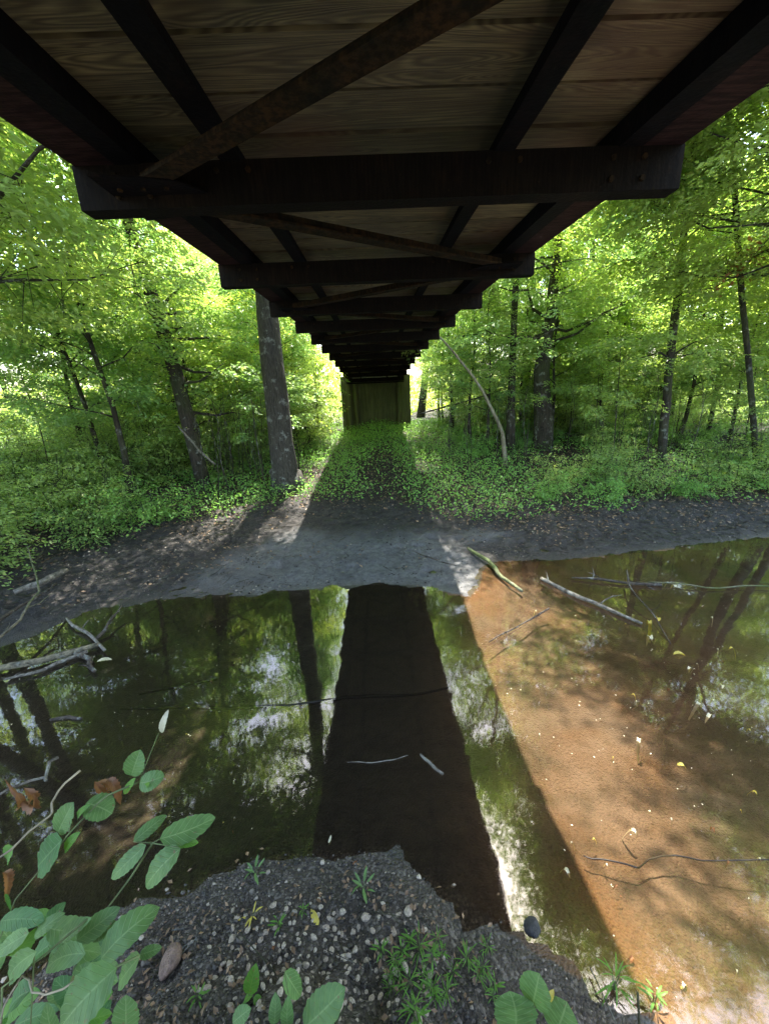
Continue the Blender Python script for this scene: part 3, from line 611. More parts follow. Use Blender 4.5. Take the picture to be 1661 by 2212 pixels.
T['bare'] = lambda: (lambda root, mb: ([mb.path(bend((0, 0, -.1), (RNG.normal(0, .15), RNG.normal(0, .15), 2.2), 7, .03), [.012, .011, .01, .009, .007, .005, .003], 5), [mb.path(bend((RNG.normal(0, .05), 0, h), (RNG.normal(0, .35), RNG.normal(0, .3), h+.5), 4, .05), [.005, .004, .003, .002], 3) for h in (.7, 1.0, 1.3, 1.5, 1.7)], mb.build('stem', M['bark'], root, True), root][-1]))(empty('bare_sapling'), MB())
for reg, n_, sd_, side_ in (((-4.2, -2.7, 9.0, 11), 16, 61, 'left of the big grey trunk'), ((1.9, 4.6, 9.6, 13), 16, 62, 'around the pale leaning sapling'), ((5, 9.5, 9, 12), 16, 63, 'at the edge of the woods on the right')):
    rg = np.random.default_rng(sd_)
    for _ in range(n_):
        x, y = rg.uniform(reg[0], reg[1]), rg.uniform(reg[2], reg[3]); put('bare', T['bare'], x, y, rg.uniform(0, 6.28), rg.uniform(.5, 1.25), 'thin bare dark sapling stem '+side_, 'sapling', 'bare stems '+side_)
# ground cover, leaf litter, far wood: uncountable stuff
def scatter_pts(n, reg, f):
    X = RNG.uniform(reg[0], reg[1], n*3); Y = RNG.uniform(reg[2], reg[3], n*3); p = f(X, Y); k = RNG.uniform(0, 1, len(X)) < p; X, Y = X[k][:n], Y[k][:n]
    return X, Y, height(X, Y)
def flatleaves(X, Y, Z, L, tilt, lift=(0, .02)):
    n = len(X); mb = MB(); P = np.stack([X, Y, Z+RNG.uniform(*lift, n)], 1); a = RNG.uniform(0, 6.28, n)
    A = norm(np.stack([np.cos(a), np.sin(a), RNG.normal(0, tilt, n)], 1)); N = norm(np.array([0, 0, 1.])+RNG.normal(0, tilt, (n, 3))); N = norm(N-A*(A*N).sum(1, keepdims=True))
    LL = L*RNG.uniform(.5, 1.4, n); mb.leaves(P, A, N, LL, LL*RNG.uniform(.4, .7, n)); return mb
def cov(X, Y):
    v = Y-np.interp(X, VEG[:, 0], VEG[:, 1]); nn = vnoise(X, Y, .9, 9); path = 1-.85*np.exp(-((X-.1+.5*(vnoise(X, Y, .8, 41)-.5))/(.5+.02*(Y-8)))**4)*ss(15, 12, Y)
    dens = ss(-.35, .2, v+nn*.7-.25)*path*np.where(X < 3.6, 1.35, .6*ss(.35, .6, nn)+.15)*np.where(X < -1.2, ss(.2, .5, nn)*.9, 1)
    return np.clip(dens, 0, 1)*np.clip(1.3-(Y-8)*.03, .3, 1)
X, Y, Z = scatter_pts(75000, (-9, 11, 7.4, 22), cov); tag(flatleaves(X, Y, Z, .062, .75, (.02, .34)).build('ground_cover', M['cover']), 'low bright green ground cover on the far bank beyond the mud flat', 'ground cover', kind='stuff')
def lit(X, Y):
    v = Y-np.interp(X, VEG[:, 0], VEG[:, 1]); s = sdist(X, Y); nn = vnoise(X, Y, 1.3, 12)
    return np.clip(ss(.1, 1.2, s)*(.03+.9*ss(-1.0, .6, v)+.9*ss(1.2, 2.6, X)*ss(.25, .6, nn)+.5*ss(-1.8, -3.6, X)*ss(.3, .7, nn)), 0, 1)*(Y > 3)*(.45+.55*ss(16, 8, Y))
X, Y, Z = scatter_pts(30000, (-8, 12, 4, 20), lit); tag(flatleaves(X, Y, Z, .065, .4, (.0, .04)).build('leaf_litter', M['dead']), 'brown and grey leaf litter strewn over the mud and forest floor', 'leaf litter', kind='stuff')
def twigf(X, Y):
    s = sdist(X, Y); return ss(.02, .3, s)*np.clip(.05+ss(1.5, 2.8, X)+ss(-1.8, -3.6, X)+ss(7.2, 8.2, Y)+.8*(Y < 3), 0, 1)*(.2+.8*(vnoise(X, Y, 1.7, 51) > .45))
X, Y, Z = scatter_pts(5200, (-7, 10, .5, 12), twigf); tw = MB()
for x_, y_2, z_ in zip(X, Y, Z):
    a = RNG.uniform(0, 6.28); l = RNG.exponential(.09)+.03; q = np.array([math.cos(a)*l, math.sin(a)*l, RNG.normal(0, .12)*l]); c_ = np.array([x_, y_2, z_+.008]); r0 = RNG.uniform(.0015, .005)
    tw.path([c_-q, c_+RNG.normal(0, .12*l, 3)*np.array([1, 1, .2]), c_+q], [r0, r0, r0*.5], 4, cap=False)
tag(tw.build('twig_litter', M['bark'], smooth=True), 'dark twigs and bark bits littering the mud and banks', 'twigs', kind='stuff')
fw = MB(); n = 62000; a = RNG.uniform(-1.15, 1.15, n); rr = RNG.uniform(40, 62, n); zz = RNG.uniform(0, 1, n)**1.15*19*(1+.15*np.sin(a*17)); P = np.stack([np.sin(a)*rr, np.cos(a)*rr, zz], 1)
keep = (vnoise(a*30, zz, .45, 5) > .42) | (zz < 5); P = P[keep]; n = len(P)
A = norm(RNG.normal(0, 1, (n, 3))); N = norm(RNG.normal(0, 1, (n, 3))+np.array([0, 0, .8])); N = norm(N-A*(A*N).sum(1, keepdims=True)); L_ = RNG.uniform(.35, .8, n)
fw.leaves(P, A, N, L_, L_*.6); tag(fw.build('distant_wood', M['leaf_c']), 'sunlit wood closing the view far behind the bridge', 'wood', kind='stuff')

X, Y, Z = scatter_pts(2600, (-5, 8, .8, 7), lambda X, Y: np.exp(-((sdist(X, Y)+.02)/.06)**2)*ss(.3, .6, vnoise(X, Y, 2.1, 77)))
tag(flatleaves(X, Y, np.maximum(Z, 0), .03, .3, (.003, .012)).build('shore_debris', M['dead']), 'leaf bits and scum stranded along the waterline', 'debris', kind='stuff')
# ---------------------------------------------------------------- sticks and logs
def stick(name, pix, rads, label, mat, z=.02, cat='branch', group=None, side=0, zs=None, seg=7, world=None):
    P = [Vector(p) for p in world] if world else [at_z(px, py, (zs[i] if zs else z)) for i, (px, py) in enumerate(pix)]
    base = P[0].copy(); Q = np.array([list(p-base) for p in P]); tt = np.linspace(0, 1, len(Q)); n = max(8, len(Q)*4); t2 = np.linspace(0, 1, n)
    Q = np.stack([np.interp(t2, tt, Q[:, i]) for i in range(3)], 1); rr = np.interp(t2, np.linspace(0, 1, len(rads)), rads)
    L = np.linalg.norm(Q[-1]); w_ = RNG.normal(0, 1, (n+4, 3)); w_ = (w_[:-4]+2*w_[1:-3]+3*w_[2:-2]+2*w_[3:-1]+w_[4:])/4; w_ = w_*np.array([1, 1, .3])*min(.018*L, .03)*np.sin(np.linspace(.25, math.pi-.25, n))[:, None]; Q = Q+w_
    mb = MB(); mb.path(Q, list(rr), seg, wob=.1)
    for k in range(side):
        i = int(RNG.integers(1, n-1)); a = RNG.uniform(0, 6.28); l = L*RNG.uniform(.08, .22); d = np.array([math.cos(a), math.sin(a), abs(RNG.normal(0, .3))])
        mb.path(bend(Q[i], Q[i]+d*l, 4, .06), [rr[i]*.5, rr[i]*.4, rr[i]*.3, .0015], 4)
    o = mb.build(name, mat, None, True); o.location = base; tag(o, label, cat, group); return o
stick('fallen_branch', [(1010, 1185), (1060, 1222), (1127, 1277)], [.026, .034, .022], 'short thick mossy branch with a pale end, lying from mud to water right of centre', M['stickmoss'], zs=[.10, .05, .02])
stick('fallen_branch', [(1168, 1250), (1270, 1300), (1388, 1348)], [.03, .027, .018], 'long pale bare branch half in the water, right of the short mossy branch', M['stick'], .02, side=2)
stick('twig', [(1057, 1388), (1120, 1350), (1185, 1315)], [.006, .008, .012], 'thin dark twig sticking across the sunlit brown streambed below the pale branch', M['stickdark'], .02, side=4)
stick('twig', [(1355, 1232), (1390, 1310), (1445, 1390)], [.010, .008, .005], 'thin curved twig with yellow leaves stuck in the water at the right', M['stickdark'], .06, side=3, zs=[.16, .08, .0])
stick('fallen_branch', [(1235, 1248), (1330, 1255), (1430, 1263)], [.012, .02, .024], 'dark gnarled branch lying in the far right shallows', M['stickdark'], .03, side=5)
stick('fallen_branch', [(1400, 1258), (1530, 1266), (1700, 1268)], [.008, .010, .008], 'long thin brown branch reaching to the right edge of the stream', M['stickmoss'], .03, side=1)
stick('twig', [(908, 1630), (930, 1650), (957, 1672)], [.008, .012, .010], 'short pale twig floating in the dark reflection of the bridge', M['stick'], .01)
stick('twig', [(750, 1648), (820, 1646), (880, 1632)], [.003, .004, .003], 'hair-thin pale twig floating left of the short pale twig', M['stick'], .008)
stick('fallen_log', [(-30, 1452), (90, 1425), (215, 1392)], [.035, .04, .028], 'mossy dark log in the tangle of sticks at the left edge of the water', M['stickmoss'], .05, side=3)
stick('fallen_branch', [(10, 1468), (100, 1445), (190, 1408)], [.012, .018, .02], 'pale thin branch below the mossy dark log at the left', M['stick'], .03, side=3)
stick('fallen_log', [(30, 1280), (90, 1258), (142, 1232)], [.04, .05, .045], 'thick grey log leaning on the left bank above the sticks', M['stick'], .20, zs=[.25, .28, .22])
stick('fallen_branch', [(145, 1335), (180, 1365), (225, 1405)], [.012, .02, .016], 'grey branch running down into the water above the mossy dark log', M['stick'], .05, side=2)
stick('fallen_branch', [(208, 1382), (238, 1345), (262, 1308)], [.022, .018, .010], 'dark short branch standing out of the shallows at the left', M['stickdark'], .05, zs=[.03, .08, .14], side=2)
stick('fallen_branch', [(160, 1408), (190, 1430), (205, 1450)], [.02, .03, .02], 'stubby broken dark branch end beside the yellow leaf at the left', M['stickdark'], .03, side=3)
stick('fallen_branch', [(108, 1556), (140, 1550), (175, 1552)], [.012, .018, .012], 'small dark bit of driftwood floating alone in the left water', M['stickdark'], .01)
stick('sunken_branch', [(265, 1532), (380, 1528), (520, 1520), (700, 1515), (850, 1510), (975, 1484)], [.009, .016, .019, .019, .016, .009], 'long dark waterlogged branch lying across the middle of the stream', M['wetdark'], -.015)
stick('sunken_branch', [(300, 1500), (380, 1483), (470, 1468)], [.012, .022, .012], 'short dark waterlogged branch left of the long one', M['stickdark'], -.014)
stick('thin_branch', [(1262, 1852), (1310, 1866), (1400, 1862), (1520, 1868), (1700, 1862)], [.003, .0045, .0045, .004, .003], 'thin dark branch lying across the sunlit orange streambed at the lower right', M['wetdark'], -.002, side=0)
stick('fallen_branch', [(-20, 1350), (60, 1300), (120, 1260)], [.02, .02, .012], 'thin dark dead branch in the brush of the left bank', M['stickdark'], zs=[.4, .35, .3], side=6)
stick('fallen_branch', [(-20, 1400), (40, 1340), (75, 1280), (60, 1180)], [.014, .014, .012, .006], 'bare bent stem rising from the brush on the left bank', M['stickmoss'], zs=[.25, .3, .45, .8], side=5)
stick('fallen_branch', [(890, 1190), (930, 1205), (985, 1222)], [.008, .01, .006], 'thin black twig lying on the grey mud flat', M['stickdark'], .2, side=2)
b0, b1, b2 = at_y(465, 1003, 9.6), at_y(425, 970, 9.7), at_y(385, 920, 9.8)
stick('dead_branch', None, [.028, .026, .018], 'bleached bare dead branch leaning among the shrubs left of the big grey trunk', M['stick'], world=[b0, b1, b2], side=2)
for px0, py0, px1, py1, yy, lb in ((1105, 915, 1330, 935, 14.5, 'long fallen log on the forest floor right of the stout mossy trunk'), (1320, 930, 1661, 946, 13.6, 'fallen log reaching the right edge beyond the saplings'), (900, 895, 1060, 850, 13.0, 'thin fallen pole leaning across the clearing behind the pale sapling'), (1450, 965, 1700, 985, 12.4, 'dark mossy fallen log nearest the water at the right edge')):
    A_, B_ = at_y(px0, py0, yy), at_y(px1, py1, yy)
    if 'pole' not in lb: A_.z = hz(A_.x, yy)+.14; B_.z = hz(B_.x, yy)+.12
    stick('fallen_log', None, [.09, .10, .07] if 'pole' not in lb else [.02, .03, .02], lb, M['bark'], world=[A_, (A_+B_)/2, B_], cat='log', side=3)

# ---------------------------------------------------------------- stones
def stone_mesh(seed, ax=(1, .8, .6)):
    import bmesh
    rg = np.random.default_rng(seed); bm = bmesh.new(); bmesh.ops.create_icosphere(bm, subdivisions=3, radius=1)
    V = np.array([v.co[:] for v in bm.verts]); D = [norm(rg.normal(0, 1, 3)) for _ in range(9)]
    for d in D: k = V@d; lim = rg.uniform(.62, .9); V -= np.outer(np.clip(k-lim, 0, 1)*.8, d)
    V *= np.array(ax)*(1+.04*rg.normal(0, 1, 3)); V += .02*rg.normal(0, 1, V.shape)*0
    F = [tuple(v.index for v in f.verts) for f in bm.faces]; bm.free(); return V, F
def stone_mat(name, a, b):
    m = newmat(name); t = NT(m); oi = t.n('ShaderNodeObjectInfo').outputs['Random']; f = t.noise(t.coord('Object'), 2.2, 6, .65); f2 = t.noise(t.coord('Object'), 9, 4)
    c = t.mix(oi, a, b); c = t.mix(t.ramp(f, [(.4, .6), (.6, 0.)]), c, tuple(x*.4 for x in a)); c = t.mix(t.ramp(f2, [(.62, 0.), (.72, .5)]), c, (.1, .09, .07))
    t.pr(c, .65, t.math('ADD', f, f2), .5, .03); return m
M['stone'] = stone_mat('pale_pebble', (.36, .29, .21), (.54, .47, .36)); M['stonebrown'] = stone_mat('brown_stone', (0.156, 0.1014, 0.078), (0.2028, 0.1326, 0.0936)); M['stonedark'] = stone_mat('dark_wet_stone', (0.0273, 0.0273, 0.0273), (0.039, 0.039, 0.039))
SM = [stone_mesh(k, (1, RNG.uniform(.6, .9), RNG.uniform(.5, .7))) for k in range(6)]
def rock(name, p, size, rz, mat, label, cat='stone', group=None, me=None, k=0, ax=(1, 1, 1)):
    if me is None: mb = MB(); mb.add(SM[k][0]*np.array(ax), SM[k][1]); o = mb.build(name, mat, None, True)
    else: o = bpy.data.objects.new(name, me); col.objects.link(o)
    o.location = p; o.scale = (size,)*3; o.rotation_euler = (RNG.uniform(-.2, .2), RNG.uniform(-.2, .2), rz); tag(o, label, cat, group); return o
def on_ground(px, py, z0=.15):
    for _ in range(6): p = at_z(px, py, z0); z0 = hz(p.x, p.y)
    return p
p = on_ground(1150, 2005, 0); rock('rock', (p.x, p.y, -.01), .065, .6, M['stonedark'], 'dark wet rock poking out of the bright sky reflection near the bank', k=0, ax=(.8, 1.1, 1))
p = on_ground(372, 2085); rock('rock', (p.x, p.y, p.z+.03), .07, 1.5, M['stonebrown'], 'long reddish brown rock standing on the gravel beside the big leaves', k=3, ax=(1., .85, .9))
pm = [None]*5
for k in range(5):
    mb = MB(); mb.add(*SM[k]); o = mb.build('pebble', M['stone'], None, True); pm[k] = o.data; bpy.data.objects.remove(o)
rg = np.random.default_rng(5); cnt = 0; used = []
while cnt < 210:
    px = rg.normal(690, 120); py = rg.normal(2090, 65)
    if px < 430 or px > 1000 or py < 1930 or py > 2215: continue
    s_ = float(rg.choice([.011, .016, .021, .028, .038], p=[.36, .3, .2, .1, .04])); p = on_ground(px, py)
    if any((p.x-a)**2+(p.y-b)**2 < (s_+c)**2*.8 for a, b, c in used): continue
    used.append((p.x, p.y, s_)); cnt += 1
    rock('pebble', (p.x, p.y, p.z+s_*rg.uniform(-.25, .3)), s_, rg.uniform(0, 6), None, 'pale rounded pebble in the gravel patch on the near bank', 'pebble', 'pebbles on the near bank', me=pm[cnt % 5])
# fine gravel: stuff
gv = MB(); V0, F0 = stone_mesh(3); 
import bmesh
bm = bmesh.new(); bmesh.ops.create_icosphere(bm, subdivisions=1, radius=1); V1 = np.array([v.co[:] for v in bm.verts]); F1 = np.array([[v.index for v in f.verts] for f in bm.faces]); bm.free()
X, Y, Z = scatter_pts(15000, (-2.4, 1.6, .2, 1.8), lambda X, Y: ss(-.03, .05, sdist(X, Y))*(Y < 2.5)*(.08+.92*ss(.35, .7, vnoise(X*.8-Y*.6, X*.6+Y*.8, 2.2, 3))))
nn = len(X); sc_ = RNG.choice([.003, .005, .007, .011, .016], nn, p=[.42, .33, .18, .05, .02]); jit = RNG.uniform(.6, 1.3, (nn, 12, 1)); VV = V1[None]*jit*sc_[:, None, None]*np.array([1, .8, .6])+np.stack([X, Y, Z+sc_*.25], 1)[:, None]
gv.v = [VV.reshape(-1, 3)]; gv.n = nn*12; gv.f = [(F1[None]+(np.arange(nn)*12)[:, None, None]).reshape(-1, 3)]
m = newmat('fine_gravel'); t = NT(m); rnd = t.n('ShaderNodeNewGeometry').outputs['Random Per Island']
t.pr(t.ramp(rnd, [(0., (.013, .011, .008)), (.6, (.038, .032, .025)), (.85, (.085, .072, .055)), (1., (.30, .26, .20))]), .6)
gravmat = m
tag(gv.build('gravel', m), 'dark fine gravel with pale grains covering the near bank', 'gravel', kind='stuff')

X, Y, Z = scatter_pts(26000, (-7, 9, 4.4, 9.6), lambda X, Y: ss(.0, .12, sdist(X, Y))*(Y > 3)*(.10+.9*ss(.45, .75, vnoise(X*.8-Y*.6, X*.6+Y*.8, 1.6, 13)))*(.35+.65*(np.abs(X-.2) > 1.6)))
nn = len(X); sc_ = RNG.choice([.005, .008, .012, .02], nn, p=[.45, .33, .17, .05]); jit = RNG.uniform(.6, 1.3, (nn, 12, 1)); VV = V1[None]*jit*sc_[:, None, None]*np.array([1, .8, .6])+np.stack([X, Y, Z+sc_*.2], 1)[:, None]
cm = MB(); cm.v = [VV.reshape(-1, 3)]; cm.n = nn*12; cm.f = [(F1[None]+(np.arange(nn)*12)[:, None, None]).reshape(-1, 3)]
tag(cm.build('mud_crumbs', gravmat), 'dark crumbs, grit and small pale bits scattered over the far mud bank', 'grit', kind='stuff')
def nlit(X, Y): return ss(.02, .2, sdist(X, Y))*(Y < 2.5)*(.15+.85*ss(.4, .7, vnoise(X, Y, 2.3, 19)))
X, Y, Z = scatter_pts(1100, (-2.2, 1.6, .3, 1.8), nlit); tag(flatleaves(X, Y, Z, .028, .5, (.004, .02)).build('leaf_crumbs', M['dead']), 'brown leaf fragments strewn over the near gravel bank', 'leaf litter', kind='stuff')
# ---------------------------------------------------------------- foreground plants
def broad_mat(name, a, b, vein=(.16, .27, .10), trans=.25):
    m = newmat(name); t = NT(m); uv = t.n('ShaderNodeUVMap'); uv.uv_map = 'UVMap'
    sep = t.n('ShaderNodeSeparateXYZ'); t.l(uv.outputs[0], sep.inputs[0]); u, v = sep.outputs[0], sep.outputs[1]   # u along, v across -1..1
    av = t.math('ABSOLUTE', v); mid = t.ramp(av, [(.0, 1.), (.07, 0.)])
    side = t.math('SINE', t.math('MULTIPLY', t.math('SUBTRACT', u, t.math('MULTIPLY', av, .22)), 52.)); sv = t.ramp(side, [(.86, 0.), (1., 1.)])
    n = t.noise(t.coord('Object'), 26, 5, .6); n2 = t.noise(t.coord('Object'), 5, 3)
    rnd = t.n('ShaderNodeNewGeometry').outputs['Random Per Island']
    c = t.mix(rnd, a, b); c = t.mix(t.ramp(n, [(.35, .35), (.6, 0.)]), c, tuple(x*.55 for x in a)); c = t.mix(t.ramp(n2, [(.55, 0.), (.7, .35)]), c, tuple(x*1.5 for x in b))
    c = t.mix(t.math('MULTIPLY', t.math('MAXIMUM', mid, t.math('MULTIPLY', sv, .55)), .6), c, vein)
    holes = t.noise(t.coord('Object'), 60, 2); c = t.mix(t.ramp(holes, [(.68, 0.), (.72, .8)]), c, (.16, .12, .05))
    bp = t.n('ShaderNodeBump'); bp.inputs['Strength'].default_value = .5; bp.inputs['Distance'].default_value = .004
    t.l(t.math('SUBTRACT', n, t.math('MULTIPLY', sv, .8)), bp.inputs['Height'])
    d = t.n('ShaderNodeBsdfPrincipled'); t.l(c, d.inputs['Base Color']); d.inputs['Roughness'].default_value = .5; d.inputs['Specular IOR Level'].default_value = .35; t.l(bp.outputs[0], d.inputs['Normal'])
    tr = t.n('ShaderNodeBsdfTranslucent'); t.l(t.mix(1., c, (1.5, 1.5, .8), 'MULTIPLY'), tr.inputs[0])
    ms = t.n('ShaderNodeMixShader'); ms.inputs[0].default_value = trans; t.l(d.outputs[0], ms.inputs[1]); t.l(tr.outputs[0], ms.inputs[2]); t.l(ms.outputs[0], t.out.inputs[0]); return m
M['broad'] = broad_mat('broad_leaf', (.06, .13, .04), (.14, .25, .07), (.26, .36, .15)); M['broadlit'] = broad_mat('fresh_leaf', (0.0702, 0.1872, 0.0234), (0.117, 0.2574, 0.039), (0.195, 0.2964, 0.078), .4)
M['broaddark'] = broad_mat('dark_leaf', (.03, .10, .02), (.05, .15, .03)); M['yellow'] = broad_mat('yellow_leaf', (.42, .34, .05), (.5, .42, .08), (.55, .5, .2)); M['brownleaf'] = broad_mat('brown_leaf', (.13, .055, .025), (.22, .1, .04), (.2, .12, .06), .3)
M['cream'] = broad_mat('cream_leaf', (.5, .46, .32), (.6, .56, .42), (.6, .55, .4)); M['stem'] = plain('plant_stem', (.10, .13, .05)); M['palestem'] = plain('dry_stem', (.30, .25, .17)); M['darkstem'] = plain('dark_stem', (.06, .04, .03))
LE = {}
def leafmesh(base, tip, width, nrm, round_=0., serr=.13, cup=.12, curl=.12, nu=16, nv=4):
    """returns verts, faces, uvs of one serrated ovate leaf"""
    base = np.array(base); tip = np.array(tip); A = tip-base; L = np.linalg.norm(A); A = A/L; N = np.array(nrm, float); N = norm(N-A*(A@N)); B = np.cross(N, A)
    vs, uv = [], []; curl = curl*RNG.uniform(.3, 3.2); cup = cup*RNG.uniform(.2, 2.4); sw = RNG.normal(0, .06)
    for i in range(nu+1):
        u = i/nu; pw = (u**(.55-.1*round_))*((1-u)**(.75-.3*round_)); wn = pw/.56*(1-.02); wn = min(wn, 1.08)
        s = 1-serr*(i % 2) if 0 < i < nu else 1
        z0 = -curl*L*(u-.3)**2*1.6
        for j in range(-nv, nv+1):
            q = j/nv; w_ = width*.5*wn*q*(s if abs(j) == nv else 1)
            vs.append(base+A*(L*u)+B*(w_+sw*L*u*(1-u)*2)+N*(z0+cup*abs(w_)+.02*width*math.sin(u*30)*abs(q))); uv.append((u, q))
    m = 2*nv+1; fs = [(i*m+j, i*m+j+1, (i+1)*m+j+1, (i+1)*m+j) for i in range(nu) for j in range(2*nv)]
    return vs, fs, uv
def leafobj(specs, name, mat, parent=None, origin=Vector((0, 0, 0)), curly=False):
    """specs: list of (base, tip, width, normal, round)"""
    mb = MB(); uvs = []
    for b, tp_, wd, nr, ro in specs:
        v, f, u = leafmesh(b, tp_, wd*(.75 if curly else 1), nr, ro, serr=.3 if curly else .08, cup=(.12 if not curly else float(RNG.uniform(.5, 1.1))), curl=(.12 if not curly else float(RNG.uniform(.5, 1.3)))); mb.add(np.array(v)-np.array(origin), f); uvs += u
    o = mb.build(name, mat, parent, True); ul = o.data.uv_layers.new(name='UVMap'); idx = np.zeros(len(o.data.loops), np.int32); o.data.loops.foreach_get('vertex_index', idx)
    ul.data.foreach_set('uv', np.array(uvs, np.float32)[idx].ravel()); return o
def px_leaves(L, dep, tiltz=.75):
    """pixel-measured leaves placed at a real distance; normals lean up and toward the viewer"""
    out = []
    for q in L:
        x0, y0, x1, y1, wpx = q[:5]; d0 = q[5] if len(q) > 5 else dep; d1 = d0+(q[6] if len(q) > 6 else RNG.uniform(-.03, .03)); ro = q[7] if len(q) > 7 else .2
        b = at_d(x0, y0, d0); t_ = at_d(x1, y1, d1); n = (Vector((0, 0, 1))*tiltz-ray(x0, y0).normalized()*.8+Vector(RNG.normal(0, .18, 3))).normalized()
        out.append((b, t_, wpx/FPX*d0*1.12, n, ro))
    return out
def plant(name, label, root, groups, stems, cat='plant', stemm='stem'):
    o = empty(name, root); tag(o, label, cat)
    for mk, specs in groups:
        for s_ in specs: leafobj([s_], 'leaf', M[mk], o, root, mk == 'brownleaf')
    mb = MB()
    for pts, r0 in stems:
        pts = [np.array(Vector(p)-root) for p in pts]; tt = np.linspace(0, 1, len(pts)); t2 = np.linspace(0, 1, len(pts)*3); Q = np.stack([np.interp(t2, tt, [p[i] for p in pts]) for i in range(3)], 1)
        mb.path(Q, list(np.linspace(r0, r0*.5, len(Q))), 6)
    mb.build('stem', M[stemm], o, True); return o
# arching vine with rounded leaves, left
rA = Vector((-1.55, .55, hz(-1.55, .55)))
vp = [at_d(300, 1690, 1.25), at_d(225, 1722, 1.22), at_d(150, 1800, 1.18), at_d(95, 1870, 1.18), at_d(20, 1960, 1.2)]
lA = px_leaves([(283, 1677, 300, 1624, 46, 1.26, .0, .7), (300, 1692, 348, 1675, 42, 1.24, .0, .7), (186, 1735, 242, 1756, 56, 1.22, .0, .8), (124, 1800, 152, 1738, 52, 1.2, .0, .6)], 1.2)
lB = px_leaves([(132, 1815, 68, 1878, 70, 1.17, .02, .9)], 1.2); lC = px_leaves([(138, 1840, 163, 1802, 28, 1.18), (266, 1712, 290, 1682, 24, 1.25), (28, 1830, 6, 1868, 40, 1.15, 0, .6), (165, 1770, 182, 1742, 18, 1.2), (308, 1705, 322, 1692, 12, 1.24)], 1.2)
lD = px_leaves([(232, 1680, 262, 1722, 34, 1.26), (205, 1690, 245, 1735, 30, 1.27), (240, 1705, 215, 1668, 22, 1.25), (60, 1705, 85, 1752, 34, 1.2), (40, 1715, 62, 1760, 30, 1.21), (80, 1730, 48, 1770, 30, 1.19), (10, 1880, 22, 1925, 30, 1.1)], 1.2, .2)
plant('vine', 'arching vine with rounded green leaves and withered brown ones over the left water', rA, [('broad', lA), ('broaddark', lB), ('broadlit', lC), ('brownleaf', lD)],
      [(vp+[rA], .003), ([at_d(150, 1800, 1.18), at_d(152, 1760, 1.2)], .002), ([vp[0], at_d(340, 1590, 1.4), at_d(352, 1570, 1.45)], .0016)], 'plant')
cr_ = px_leaves([(348, 1585, 356, 1540, 17, 1.42, 0, .3)], 1.4); o = leafobj(cr_, 'leaf_bud', M['cream']); tag(o, 'pale cream leaf curled at the tip of the thin vine shoot above the left water', 'leaf')
# five-leaflet plant
rB = Vector((-1.0, .62, hz(-1.0, .62))); hub = at_d(330, 1822, 1.05)
lv = px_leaves([(345, 1813, 466, 1764, 60, 1.05, .06), (288, 1819, 358, 1760, 34, 1.07, .05), (314, 1826, 230, 1901, 44, 1.04, -.03), (388, 1832, 298, 1916, 64, 1.03, -.04)], 1.05)
l2 = px_leaves([(378, 1822, 428, 1817, 26, 1.05)], 1.05)
plant('leafy_sprig', 'sprig of five broad serrated leaves hanging over the water left of centre', rB, [('broad', lv), ('broadlit', l2)],
      [([hub, at_d(345, 1813, 1.05)], .002), ([hub, at_d(288, 1819, 1.07)], .002), ([hub, at_d(388, 1832, 1.03)], .002), ([hub, at_d(280, 1900, 1.08), at_d(215, 1985, 1.12), at_d(150, 2110, 1.2), rB], .003)], 'plant')
# big-leaved cluster bottom left
rC = Vector((-1.05, .42, hz(-1.05, .42)))
lv = px_leaves([(62, 2016, -14, 2062, 44, .95), (74, 2060, -8, 2142, 56, .9), (72, 2024, 131, 1972, 36, 1.0), (125, 2034, 192, 1986, 34, 1.0), (165, 2034, 258, 1962, 52, 1.0, .03), (214, 2074, 328, 1958, 74, .95, .06, .5), (182, 2062, 80, 2100, 52, .93), (302, 2066, 243, 2134, 54, .97), (200, 2020, 250, 2000, 44, 1.02), (248, 2092, 108, 2232, 106, .85, -.06), (300, 2064, 346, 2044, 28, 1.0), (272, 2235, 268, 2160, 60, .9, 0, .7), (120, 2240, 95, 2190, 40, .9)], .95)
l2 = px_leaves([(226, 2078, 190, 2132, 44, .9)], .9); l3 = px_leaves([(62, 2140, -12, 2204, 70, .95), (10, 1935, 28, 1965, 24, 1.05)], .95)
rg = np.random.default_rng(77)
for _ in range(26):
    x0, y0 = rg.uniform(-20, 250), rg.uniform(1985, 2225)
    if x0+ (y0-1985)*-.55 > 150: continue
    a_ = rg.uniform(-.2, 2.6); l_ = rg.uniform(50, 105); dd_ = rg.uniform(1.0, 1.35)
    (lv, lv, l2, l3)[int(rg.integers(4))].extend(px_leaves([(x0, y0, x0+math.cos(a_)*l_, y0-math.sin(a_)*l_, l_*rg.uniform(.4, .6), dd_, rg.uniform(-.05, .05), rg.uniform(.1, .6))], 1.1, rg.uniform(.3, 1.)))
stem = [([at_d(a, b, d) for a, b, d in q]+[rC], r0) for q, r0 in (([(-5, 2142, .9), (95, 2065, .95), (190, 1985, 1.0)][::-1], .003), ([(300, 2066, .97), (240, 2095, .93), (180, 2160, .92)], .003), ([(74, 2062, .93), (70, 2150, .95)], .002), ([(272, 2232, .92), (250, 2290, .95)], .003))]
plant('broadleaf_plant', 'big clump of long serrated green leaves filling the bottom left corner', rC, [('broad', lv), ('broadlit', l2), ('broaddark', l3)], stem, 'plant')
def twig_fg(pts, r, label, mat, foot):
    P = [at_d(*p) for p in pts]+[Vector((foot[0], foot[1], hz(*foot)))]; return stick('dry_twig', None, [r, r*.8, r*.9], label, mat, world=P, cat='twig')
twig_fg([(178, 1660, 1.3), (90, 1742, 1.2), (0, 1826, 1.1)], .0035, 'straight reddish dry twig slanting down to the left edge', M['palestem'], (-1.5, .35))
